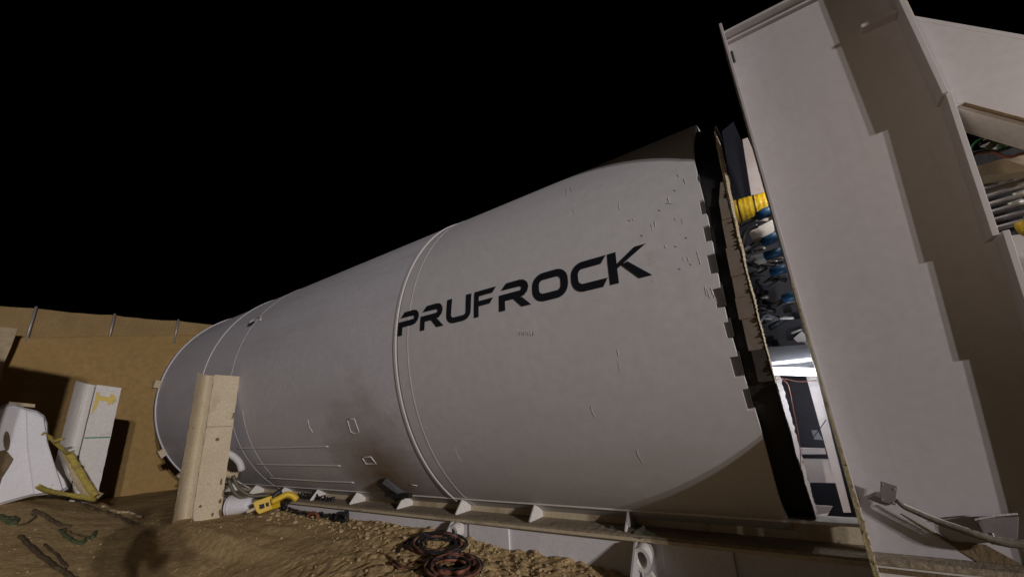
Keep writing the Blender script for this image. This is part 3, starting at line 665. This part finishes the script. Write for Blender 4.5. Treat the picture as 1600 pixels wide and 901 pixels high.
yv = MB().tube([aty(1594, 358, 3.45), aty(1612, 352, 3.45)], .045, 14, 0).build('yellow_cap', 'yellow', None, True, org=aty(1600, 355, 3.45)); tag(yv, 'yellow round cap at the right edge below the steel tubes', 'cap')
for lab, m_, pts, rr in (
    ('green looping cable above the steel tubes', 'green', ((1515, 245), (1522, 225), (1545, 212), (1562, 210), (1570, 220), (1560, 232)), .007),
    ('dark green cable bundle right of the green loop', 'weed', ((1540, 235), (1555, 222), (1575, 224), (1590, 214), (1610, 212)), .014),
    ('black cable crossing above the cream cover', 'rubber', ((1505, 250), (1530, 238), (1560, 236), (1590, 226), (1620, 224)), .010),
    ('orange cable lying across the cream cover', 'orange', ((1505, 246), (1528, 240), (1550, 238), (1575, 246), (1600, 240), (1620, 246)), .009),
    ('black cable hanging under the brace', 'rubber', ((1530, 226), (1550, 218), (1580, 212), (1610, 206)), .012)):
    o = MB().tube([aty(u, v, 3.42) for u, v in pts], rr, 7, 5).build('cable', m_, None, True, org=aty(*pts[0], 3.42)); tag(o, lab, 'cable', 'cables above the tube rack')
rnd = random.Random(9)
cc = thing('valve_manifold', 'cluster of small dark valves and unions under the brace', 'valves', aty(1570, 225, 3.55))
for i in range(14):
    u = rnd.uniform(1535, 1600); v = 232 - (u - 1535) * .2 + rnd.uniform(-12, 8); p = aty(u, v, rnd.uniform(3.5, 3.7))
    MB().tube([p, p + Vector((rnd.uniform(.02, .06), rnd.uniform(-.03, .03), rnd.uniform(-.04, .04)))], rnd.uniform(.010, .022), 8, 0).build('valve', rnd.choice(['steel', 'rubber', 'weed', 'galv']), cc, True)
for k_, (loc, en) in enumerate((((.35, 3.50, 1.75), 12), ((2.0, 2.75, 1.15), 15))):  # unseen fills added to brighten the duct and the tube rack
    pl3 = bpy.data.lights.new('machine_fill', 'POINT'); pl3.energy = en; pl3.color = (1, .95, .88); pl3.shadow_soft_size = .05
    po3 = bpy.data.objects.new('machine_fill', pl3); COL.objects.link(po3); po3.location = loc

# ------------------------------------------------------------------ upright piles, barrier on the left
def upright(base, top, hw, label, m, group, flip=False, name='steel_pile'):
    pass
def hpile(name, label, az_l, az_m, az_r, d_m, z0, ztop, mt, group, setback=.05, d_r=None):
    # two flanges seen edge to edge: left channel face set back, right flange face proud
    def P(az, d): a = math.radians(az); return Vector((-math.sin(a) * d, math.cos(a) * d, 0))
    L0 = P(az_l, d_m + setback); Mi = P(az_m + .12, d_m + setback + .16); M2 = P(az_m, d_m); R0 = P(az_r, d_r or d_m)
    back = P((az_l + az_r) / 2, 1.0); back.normalize()
    t = thing(name, label, 'steel pile', (Mi.x, Mi.y, z0), group)
    def wall(a, c, th, zt_a, zt_c, nm, mm, bow=0):
        m = MB(); n = 40; K = 8
        for j in range(n + 1):
            q = j / n
            for i in range(K + 1):
                s_ = i / K; p = a.lerp(c, s_) + back * (bow * math.sin(PI * s_)) ; z = z0 + ((zt_a + (zt_c - zt_a) * s_) - z0) * q
                rgh = .004 * noise.noise(Vector((s_ * 6, z * 7, zt_a))) + .003 * noise.noise(Vector((s_ * 20, z * 25, zt_a)))
                edge = .008 * noise.noise(Vector((i, z * 9, 2))) if i in (0, K) else 0
                tv = (c - a).normalized()
                m.v.append(p + back * rgh + tv * edge + Vector((0, 0, z)))
        N0 = len(m.v)
        for v in list(m.v): m.v.append(v + back * th)
        c_ = K + 1
        for j in range(n):
            for i in range(K):
                a_ = j * c_ + i; m.f.append((a_, a_ + 1, a_ + c_ + 1, a_ + c_)); m.f.append((N0 + a_, N0 + a_ + c_, N0 + a_ + c_ + 1, N0 + a_ + 1))
            for i in (0, K):
                a_ = j * c_ + i; m.f.append((a_, a_ + c_, N0 + a_ + c_, N0 + a_))
        for i in range(K):
            for j in (0, n): a_ = j * c_ + i; m.f.append((a_, N0 + a_, N0 + a_ + 1, a_ + 1))
        return m.build(nm, mm, t)
    zl, zm, zr = ztop
    wall(L0, Mi, .022, zl, zm, 'channel_face', mt, .10)
    wall(M2, R0, .022, zm - .01, zr, 'front_flange', mt)
    wall(M2 + back * .20, M2 + back * .025, .02, zm - .02, zm - .02, 'web', mt)
    wall(L0 + back * .30, R0 + back * .30, .02, zl, zr, 'rear_flange', mt)
    cL = (L0 + R0) / 2 + back * .03
    wall(cL, cL + back * .26, .02, zm, zm, 'web', mt)
    return t, (L0, Mi, M2, R0, back)
g1 = 'upright steel piles'
p1, q1 = hpile('steel_pile', 'rusty cream steel pile standing upright in front of the shield\'s far end', 72.15, 70.6, 68.2, 7.55, -1.12, (.935, .905, .87), 'cream', g1)
# pile 1 details
L0, Mi, M2, R0, back = q1
def onflange(q, z, off=-.004): p = M2.lerp(R0, q); return Vector((p.x, p.y, z)) + back * off
MB().tube([onflange(.48, -.02, -.006), onflange(.48, -.02, .004)], .024, 10, 0).build('bolt_hole', 'mud', p1)
MB().tube([onflange(.02, .16), onflange(.98, .15)], .003, 5, 0).build('weld_line', 'mud', p1)
rnd = random.Random(21)
fm = MB()
for i in range(11):
    q, z = (rnd.random() ** 2.2 if i % 3 else 1 - rnd.random() ** 2 * .3), -1.05 + .6 * rnd.random() ** 2.0; w_ = rnd.uniform(.01, .035); h_ = rnd.uniform(.015, .06)
    P = [onflange(min(max(q + w_ / .5 * math.cos(a) * rnd.uniform(.6, 1.2), .01), .99), z + h_ * math.sin(a) * rnd.uniform(.6, 1.2), -.010) for a in [2 * PI * k_ / 7 for k_ in range(7)]]
    fm.prism(P, back * -.001)
fm.build('rust_patch', 'mud', p1)['kind'] = 'stuff'
p2, q2 = hpile('steel_pile', 'white steel pile with a yellow paint mark and a green line beside the white barrier', 81.35, 79.85, 78.05, 9.9, -1.3, (1.05, .99, .925), 'whited', g1)
L0, Mi, M2, R0, back = q2
def on2(q, z, off=-.006): p = M2.lerp(R0, q); return Vector((p.x, p.y, z)) + back * off
def patch(pts, m, name, par, f=on2):
    P = [f(q, z, -.007) for q, z in pts]; MB().prism(P, back * -.002).build(name, m, par)
patch([(.05, .86), (.16, .85), (.22, .80), (.60, .77), (.62, .83), (.80, .80), (.94, .70), (.60, .64), (.58, .70), (.22, .72), (.20, .62), (.04, .50)], 'yelspray', 'yellow_mark', p2)
MB().tube([on2(.0, .135), on2(.45, .13), on2(.98, .125)], .009, 5, 3).build('green_line', 'green', p2)
p3, q3 = hpile('steel_pile', 'broad white upright added left of the barrier to shade the bank, outside the picture', 106, 99, 93, 5.0, -1.2, (2.55, 2.42, 2.28), 'whited', g1)  # unseen caster added for the dark area on the earth bank

# jersey style barrier
jb = thing('plastic_barrier', 'white moulded barrier with hollow side standing leftmost on the dirt bank', 'barrier', atd(50, 770, 9.0))
def jersey():
    # profile in (t across view, z): silhouette from the photograph, built with real depth
    prof = [(-46, 795, 0), (-34, 745), (-22, 700), (-12, 660), (-6, 636), (8, 630), (22, 628), (40, 636), (58, 640), (70, 648), (75, 660), (76, 690), (80, 715), (92, 735), (104, 752), (108, 764), (96, 771), (50, 776), (0, 790)]
    P = [atd(p[0], p[1], 9.0) for p in prof]
    back = Vector((-math.sin(math.radians(83)), math.cos(math.radians(83)), 0))
    m = MB(); n = len(P); lay = [(0, .93), (.05, .985), (.12, 1), (.45, 1), (.52, .985), (.56, .94)]; c = sum(P, Vector()) / n
    for dpt, sc in lay:
        for p in P: m.v.append(c + (p - c) * sc + back * dpt)
    for k_ in range(len(lay) - 1):
        for i in range(n): j = (i + 1) % n; m.f.append((k_ * n + i, k_ * n + j, (k_ + 1) * n + j, (k_ + 1) * n + i))
    m.f.append(tuple(range(n))); m.f.append(tuple((len(lay) - 1) * n + i for i in range(n)))
    return m
jo = jersey().build('shell', 'concrete', jb)
k = MB().prism([atd(u, v, 8.97) for u, v in ((40, 640), (68, 652), (74, 690), (98, 765), (52, 772), (42, 700))], Vector((.03, 0, 0))); k.build('raised_side', 'concrete', jb, bevel=.02)
k = MB(); n = 14; k.add([atd(10 + 5 * math.cos(a), 688 + 15 * math.sin(a), 8.955) for a in [2 * PI * i / n for i in range(n)]] + [atd(10 + 5 * math.cos(a), 688 + 15 * math.sin(a), 9.02) for a in [2 * PI * i / n for i in range(n)]], [tuple(range(n))] + [(i, (i + 1) % n, n + (i + 1) % n, n + i) for i in range(n)]); k.build('hand_hole', 'mud', jb)
k = MB().prism([atd(u, v, 8.97) for u, v in ((-4, 705), (8, 702), (20, 716), (12, 730), (2, 745), (-6, 770))], Vector((.02, 0, 0))); k.build('dirt_pocket', 'mud', jb)
o = MB().prism([atd(14, 627, 9.05), atd(55, 631, 9.05), atd(54, 636, 9.05), atd(13, 632, 9.05)], (-.12, .02, 0)).build('wood_offcut', 'wood', None, org=atd(30, 630, 9.05)); tag(o, 'pale wood offcut lying on top of the white barrier', 'wood')
# pale sheet added for a lit patch of the bank, far left
o = MB().prism([atd(u, v, 13.55) for u, v in ((-60, 505), (28, 513), (18, 540), (4, 572), (-8, 640), (-60, 700))], (-.05, .01, 0)).build('lit_bank_patch', 'wood', None, org=atd(0, 540, 13.5)); tag(o, 'bright tan sheet added as a lit patch of the earth bank at the left edge', 'lit patch')
# yellow straps
st = thing('ratchet_strap', 'yellow strap tied from the barrier to the foot of the white pile', 'strap', atd(100, 700, 9.2))
def ribbon3(pts, w_, m, par, name, tw=.0):
    mm = MB(); Q = [Vector(p) for p in pts]
    for i, p in enumerate(Q):
        d = (Q[min(i + 1, len(Q) - 1)] - Q[max(i - 1, 0)]).normalized(); s_ = d.cross(Vector((-.98, .17, 0))).normalized()
        ww = w_ * (1 + .4 * noise.noise(Vector((i * .9, w_ * 90, 0))))
        f = Vector((.98, -.17, 0)) * .02 * (1 if i % 2 else -1)
        mm.v += [p - s_ * ww, p + f, p + s_ * ww]
    for i in range(len(Q) - 1):
        for j in (0, 1): mm.f.append((3 * i + j, 3 * i + j + 1, 3 * i + j + 4, 3 * i + j + 3))
    o = mm.build(name, m, par, True); md = o.modifiers.new('t', 'SOLIDIFY'); md.thickness = .006; return o
def dense(pix, d0, d1, n=4):
    out = []
    for i in range(len(pix) - 1):
        for j in range(n):
            q = j / n; T = (i + q) / (len(pix) - 1)
            out.append(atd(pix[i][0] * (1 - q) + pix[i + 1][0] * q, pix[i][1] * (1 - q) + pix[i + 1][1] * q, d0 + (d1 - d0) * T))
    out.append(atd(*pix[-1], d1)); return out
ribbon3(dense([(66, 676), (76, 681), (86, 691), (98, 702), (107, 709)], 8.9, 9.4), .022, 'strap', st, 'webbing')
ribbon3(dense([(84, 690), (92, 686), (100, 685)], 9.1, 9.2), .018, 'strap', st, 'webbing')
ribbon3(dense([(107, 708), (116, 722), (128, 742), (140, 762), (150, 775)], 9.4, 9.5, 5), .045, 'strap', st, 'webbing')
ribbon3(dense([(106, 706), (112, 724), (122, 748), (134, 768), (156, 777)], 9.52, 9.62, 5), .06, 'wood', st, 'fray')
st2 = ribbon3(dense([(58, 758), (68, 764), (80, 767), (100, 771), (125, 775), (150, 780)], 8.6, 9.2, 3), .028, 'strap', None, 'lashing'); tag(st2, 'yellow lashing trailing on the dirt along the barrier foot', 'strap')

# ------------------------------------------------------------------ litter on the bank
def gpt(u, v, lift=0):
    d = ray(u, v); t = .5
    for _ in range(400):
        p = d * t
        if p.z < ground_z(p.x, p.y) + lift: break
        t += .03
    for _ in range(8):
        t -= .03 / 2 ** _ if (d * t).z < ground_z((d * t).x, (d * t).y) + lift else -.03 / 2 ** _
    return d * t
def litter(name, pix, r, m, label, cat, lift=.0, sub=5, jit=.0, group=None):
    P = []
    for i in range(len(pix) - 1):
        for j in range(sub):
            q = j / sub; P.append(gpt(pix[i][0] * (1 - q) + pix[i + 1][0] * q + random.uniform(-jit, jit), pix[i][1] * (1 - q) + pix[i + 1][1] * q + random.uniform(-jit, jit), lift))
    P.append(gpt(*pix[-1], lift))
    o = MB().tube(P, r, 6, 2, rf=lambda q: 1 + .5 * noise.noise(Vector((q * 25, r * 999, pix[0][0])))).build(name, m, None, True, org=P[0]); return tag(o, label, cat, group)
litter('root', [(31, 838), (50, 855), (72, 875), (95, 890), (118, 905)], .022, 'root', 'long dark root lying along the lower left bank', 'root', .01, jit=1.2)
litter('root', [(70, 850), (90, 868), (105, 885)], .012, 'root', 'thin root beside the long dark root on the bank', 'root', .01, jit=1)
litter('branch', [(52, 797), (66, 802), (80, 812), (95, 820), (108, 822)], .022, 'root', 'thick dark branch lying above the green rope on the bank', 'branch', .01, jit=1)
litter('green_rope', [(95, 828), (104, 838), (116, 846), (128, 850), (134, 842), (146, 838), (150, 830)], .020, 'weed', 'tangled green rope looping over the middle of the bank', 'rope', .01, jit=1)
litter('green_rope', [(100, 824), (112, 832), (125, 836), (138, 838)], .010, 'root', 'thin brown rope end beside the green rope loop', 'rope', .01, jit=1)
litter('green_rag', [(0, 806), (10, 812), (20, 818), (26, 812), (14, 808), (4, 812)], .030, 'weed', 'dark green rag crumpled at the left edge of the bank', 'rag', .01, jit=1)
litter('dry_stalk', [(28, 820), (42, 817), (56, 807), (50, 802)], .012, 'root', 'curved dry stalk right of the green rag on the bank', 'stalk', .01)
litter('root', [(118, 784), (150, 796), (180, 806), (215, 820)], .030, 'root', 'dark root along the broken edge of the bank below the white pile', 'root', -.0, jit=1.5)
litter('root', [(160, 790), (185, 799), (205, 801), (222, 806)], .018, 'wood', 'pale stick half buried at the broken edge of the bank', 'stick', .01, jit=1.5)

# ------------------------------------------------------------------ tools and cables beside the cradle
bk = thing('white_bucket', 'white plastic bucket lying on its side behind the rusty pile', 'bucket', (-7.2, 3.2, -1.0))
c0, c1 = atd(358, 790, 7.75), atd(396, 786, 7.65)
c1 = c0 + (c1 - c0) + Vector((.05, -.05, 0))
bbd = MB().tube([c0.lerp(c1, i / 8) for i in range(9)], .13, 20, 0, rf=lambda q: 1.0 - .35 * q * q).build('bucket_body', 'concrete', bk, True)
for q in (.02, .12): MB().tube([c0.lerp(c1, q), c0.lerp(c1, q + .03)], .142, 20, 0).build('rim', 'weld', bbd, True)
hs = thing('hose_fitting', 'white valve fitting with olive hoses drooping from it right of the rusty pile', 'hose fitting', atd(370, 720, 7.7))
MB().tube([atd(u, v, 7.75) for u, v in ((352, 706), (364, 712), (374, 722), (378, 735))], .05, 8, 3).build('elbow', 'weld', hs, True)
MB().tube([atd(u, v, 7.7) for u, v in ((350, 738), (360, 742), (372, 742))], .045, 8, 3).build('brass_union', 'wood', hs, True)
for k_, dv in enumerate((0, 7)):
    MB().tube([atd(u, v + dv, 7.6) for u, v in ((364 - dv, 742), (370 - dv, 757), (380 - dv, 768), (395, 774), (410, 774), (430, 772))], .022, 8, 4).build('hose', 'hose', hs, True)
yw = thing('cable_winch', 'small yellow winch with a bent arm on the dirt beside the cradle', 'winch', atd(420, 790, 7.0))
B0 = atd(388, 800, 6.9)
def ypix(pix, d, dep, nm, m, bev=.01, par=None):
    P = [atd(u, v, d) for u, v in pix]; return MB().prism(P, (-.10 * dep, .28 * dep, 0)).build(nm, m, par or yw, bevel=bev)
wb = ypix([(394, 784), (422, 774), (425, 795), (404, 803), (399, 797)], 6.85, .5, 'body', 'yellow')
ypix([(405, 788), (412, 786), (413, 793), (406, 795)], 6.83, .02, 'window', 'groove', 0, wb); ypix([(415, 785), (419, 784), (420, 790), (416, 791)], 6.83, .02, 'window', 'groove', 0, wb)
MB().tube([atd(u, v, 6.8) for u, v in ((424, 784), (436, 778), (448, 772), (457, 774), (464, 780))], .040, 8, 4).build('arm', 'yellow', yw, True)
MB().tube([atd(u, v, 6.85) for u, v in ((385, 799), (392, 797), (399, 793))], .022, 8, 2).build('hook', 'cream', yw, True)
MB().tube([atd(u, v, 6.9) for u, v in ((424, 778), (432, 771), (440, 766))], .035, 8, 2).build('grip', 'rubber', yw, True)
def chain(name, pix, y, r, label, n, m='rubber'):
    t = thing(name, label, 'chain', aty(*pix[0], y))
    P = []
    for i in range(n):
        q = i / (n - 1) * (len(pix) - 1); a = min(int(q), len(pix) - 2); q -= a
        u = pix[a][0] * (1 - q) + pix[a + 1][0] * q; v = pix[a][1] * (1 - q) + pix[a + 1][1] * q
        c = aty(u + random.uniform(-1, 1), v + random.uniform(-2.0, 1.5), y)
        rot = random.uniform(0, PI); pts = []
        ax = Vector((math.cos(rot), .4, math.sin(rot))).normalized(); bx_ = ax.cross(Vector((0, 1, .3))).normalized()
        for k_ in range(9): a_ = 2 * PI * k_ / 8; pts.append(c + ax * math.cos(a_) * r * 1.6 + bx_ * math.sin(a_) * r)
        MB().tube(pts, r * .35, 5, 0).build('link', m, t, True)
chain('black_chain', [(442, 790), (448, 800), (470, 806), (500, 808), (528, 812), (540, 806)], 3.41, .035, 'black chain heaped in front of the cradle beam by the winch', 46)
chain('slack_chain', [(462, 776), (480, 774), (500, 778), (520, 782)], 3.62, .026, 'thin dark chain lying on the cradle flange above the winch', 26)
o = thing('orange_hook', 'orange red hook lying on the black chain beside the beam', 'hook', aty(490, 806, 3.37))
MB().tube([aty(u, v, 3.36) for u, v in ((480, 806), (486, 801), (494, 802), (497, 808), (490, 812), (484, 809))], .022, 8, 4).build('hook_body', 'orange', o, True)
o = thing('shackle', 'black shackle at the right end of the chain heap', 'shackle', aty(535, 808, 3.37))
MB().tube([aty(u, v, 3.37) for u, v in ((524, 812), (528, 802), (538, 803), (541, 811))], .024, 8, 4).build('bow', 'rubber', o, True)
MB().tube([aty(521, 812, 3.37), aty(544, 812, 3.37)], .018, 8, 0).build('pin', 'rubber', o, True)
# cable coils
def coil(name, cu, cv, ru, rv, n, r, mats, label, seed, lift=.01):
    rn = random.Random(seed); t = thing(name, label, 'cable coil', gpt(cu, cv))
    for k_ in range(n):
        a0 = rn.uniform(0, 2 * PI); su, sv = rn.uniform(.6, 1.05), rn.uniform(.55, 1.1); ou, ov = rn.uniform(-.12, .12) * ru, rn.uniform(-.2, .2) * rv
        P = []
        for i in range(25):
            a = a0 + 2 * PI * i / 24 * rn.uniform(.99, 1.01)
            P.append(gpt(cu + ou + ru * su * math.cos(a), cv + ov + rv * sv * math.sin(a), lift + .006 * k_ * .5 + .01 * rn.random()))
        MB().tube(P, r, 6, 2).build('loop', mats[k_ % len(mats)], t, True)
    return t
coil('black_hose_coil', 682, 849, 42, 17, 9, .013, ['rubber', 'redcable', 'rubber'], 'coil of thin black hose on the dirt against the beam', 2, .02)
coil('red_cable_coil', 708, 882, 40, 18, 16, .012, ['redcable', 'orange', 'rubber', 'redcable'], 'untidy heap of dull red cable nearest the camera on the dirt', 4, .02)
litter('red_cable', [(598, 863), (612, 872), (628, 884), (648, 888), (668, 880), (690, 868), (706, 860)], .010, 'redcable', 'single red cable trailing left from the coils', 'cable', .012)
litter('red_cable', [(612, 878), (622, 888), (634, 886), (650, 876), (672, 878), (690, 872)], .009, 'redcable', 'shorter red cable crossing below the black hose coil', 'cable', .012)
litter('black_hose', [(622, 864), (628, 850), (640, 842), (660, 835), (690, 836)], .011, 'rubber', 'black hose end curving up to the left side of the coil', 'hose', .015)
# clods, pebbles
def rocks(n, region, r0, r1, seed, name, label, cat, lift=.3):
    rn = random.Random(seed); m = MB(); ico = bmesh.new(); bmesh.ops.create_icosphere(ico, subdivisions=1, radius=1)
    V = [v.co.copy() for v in ico.verts]; Fc = [tuple(v.index for v in f.verts) for f in ico.faces]; ico.free()
    i = 0
    while i < n:
        x, y = region(rn)
        r = r0 + (r1 - r0) * rn.random() ** 3; sc = Vector((rn.uniform(.7, 1.3), rn.uniform(.7, 1.3), rn.uniform(.5, .9))); of = rn.random() * 50
        c = Vector((x, y, ground_z(x, y) + r * lift))
        rot = Matrix.Rotation(rn.random() * 6.28, 3, 'Z')
        m.add([c + rot @ Vector((v.x * sc.x, v.y * sc.y, v.z * sc.z)) * r * (1 + .6 * noise.noise(v * 1.7 + Vector((of, 0, 0)))) for v in V], Fc); i += 1
    o = m.build(name, 'clod'); tag(o, label, cat, kind='stuff')
rocks(1100, lambda r: (r.triangular(-4.6, -.9, -2.3), min(3.53, r.triangular(2.3, 3.58, 3.48))), .002, .020, 1, 'dirt_clods', 'loose clods of dug soil heaped against the beam', 'clods')
rocks(900, lambda r: (r.uniform(-8, -2), r.uniform(.9, 3.3)), .003, .014, 2, 'gravel', 'fine gravel scattered over the dirt', 'gravel')
rocks(350, lambda r: (r.uniform(-7, -4), r.triangular(2.9, 3.54, 3.45)), .006, .03, 3, 'soil_crumbs', 'crumbs of soil along the far part of the beam', 'soil')

# ------------------------------------------------------------------ the photographer standing behind the camera
def skin(name, pts, edges, rad, m, parent, root=0, sub=2):
    me = bpy.data.meshes.new(name); me.from_pydata(pts, edges, []); o = bpy.data.objects.new(name, me); COL.objects.link(o); o.parent = parent
    md = o.modifiers.new('skin', 'SKIN')
    for i, v in enumerate(me.skin_vertices[0].data): v.radius = (rad[i], rad[i]) if not isinstance(rad[i], tuple) else rad[i]; v.use_root = (i == root)
    md.use_smooth_shade = True; s_ = o.modifiers.new('sub', 'SUBSURF'); s_.levels = sub; s_.render_levels = sub; me.materials.append(M[m]); return o
ph = thing('person', 'standing person in dark clothes holding a phone up at chest height, behind the viewpoint', 'person', (.20, -.36, -1.17))
ph.rotation_euler = (0, 0, math.atan2(.789, -.535) - PI / 2)
pts = [(0, 0, .98), (0, 0, 1.12), (0, .01, 1.32), (0, .01, 1.46), (0, .02, 1.55), (0, .03, 1.66), (0, .03, 1.76),
       (.18, .01, 1.43), (.24, .06, 1.16), (.10, .36, 1.15), (-.18, .01, 1.43), (-.24, .06, 1.16), (-.10, .36, 1.15),
       (.10, 0, .92), (.12, .03, .50), (.13, -.02, .08), (.14, .12, .03), (-.10, 0, .92), (-.12, .03, .50), (-.13, -.02, .08), (-.14, .12, .03)]
ed = [(0, 1), (1, 2), (2, 3), (3, 4), (4, 5), (5, 6), (3, 7), (7, 8), (8, 9), (3, 10), (10, 11), (11, 12), (0, 13), (13, 14), (14, 15), (15, 16), (0, 17), (17, 18), (18, 19), (19, 20)]
rd = [(.16, .12), (.15, .11), (.17, .12), (.13, .10), .055, .085, .075, .065, .05, .032, .065, .05, .032, .095, .06, .045, .04, .095, .06, .045, .04]
skin('body', pts, ed, rd, 'cloth', ph)
for s_ in (-1, 1):
    for i in range(4):
        x0 = s_ * .085; z0 = 1.12 + i * .020
        skin('finger', [(x0, .37, z0), (x0 - s_ * .012, .41, z0 + .004), (x0 - s_ * .035, .425, z0 + .004), (x0 - s_ * .05, .415, z0 + .003)], [(0, 1), (1, 2), (2, 3)], [.009, .0085, .008, .007], 'skin', ph, sub=1)
    skin('thumb', [(s_ * .09, .365, 1.13), (s_ * .07, .375, 1.15), (s_ * .05, .385, 1.165)], [(0, 1), (1, 2)], [.011, .010, .008], 'skin', ph, sub=1)
ph2 = MB().box(-.075, .075, .396, .404, 1.10, 1.18).build('phone', 'rubber', None); ph2.parent = ph
ph2.parent = None; ph2.matrix_world = Matrix.Translation(ph.location) @ Matrix.Rotation(ph.rotation_euler.z, 4, 'Z'); tag(ph2, 'black phone held in both hands behind the viewpoint', 'phone')

S.render.engine = 'CYCLES'
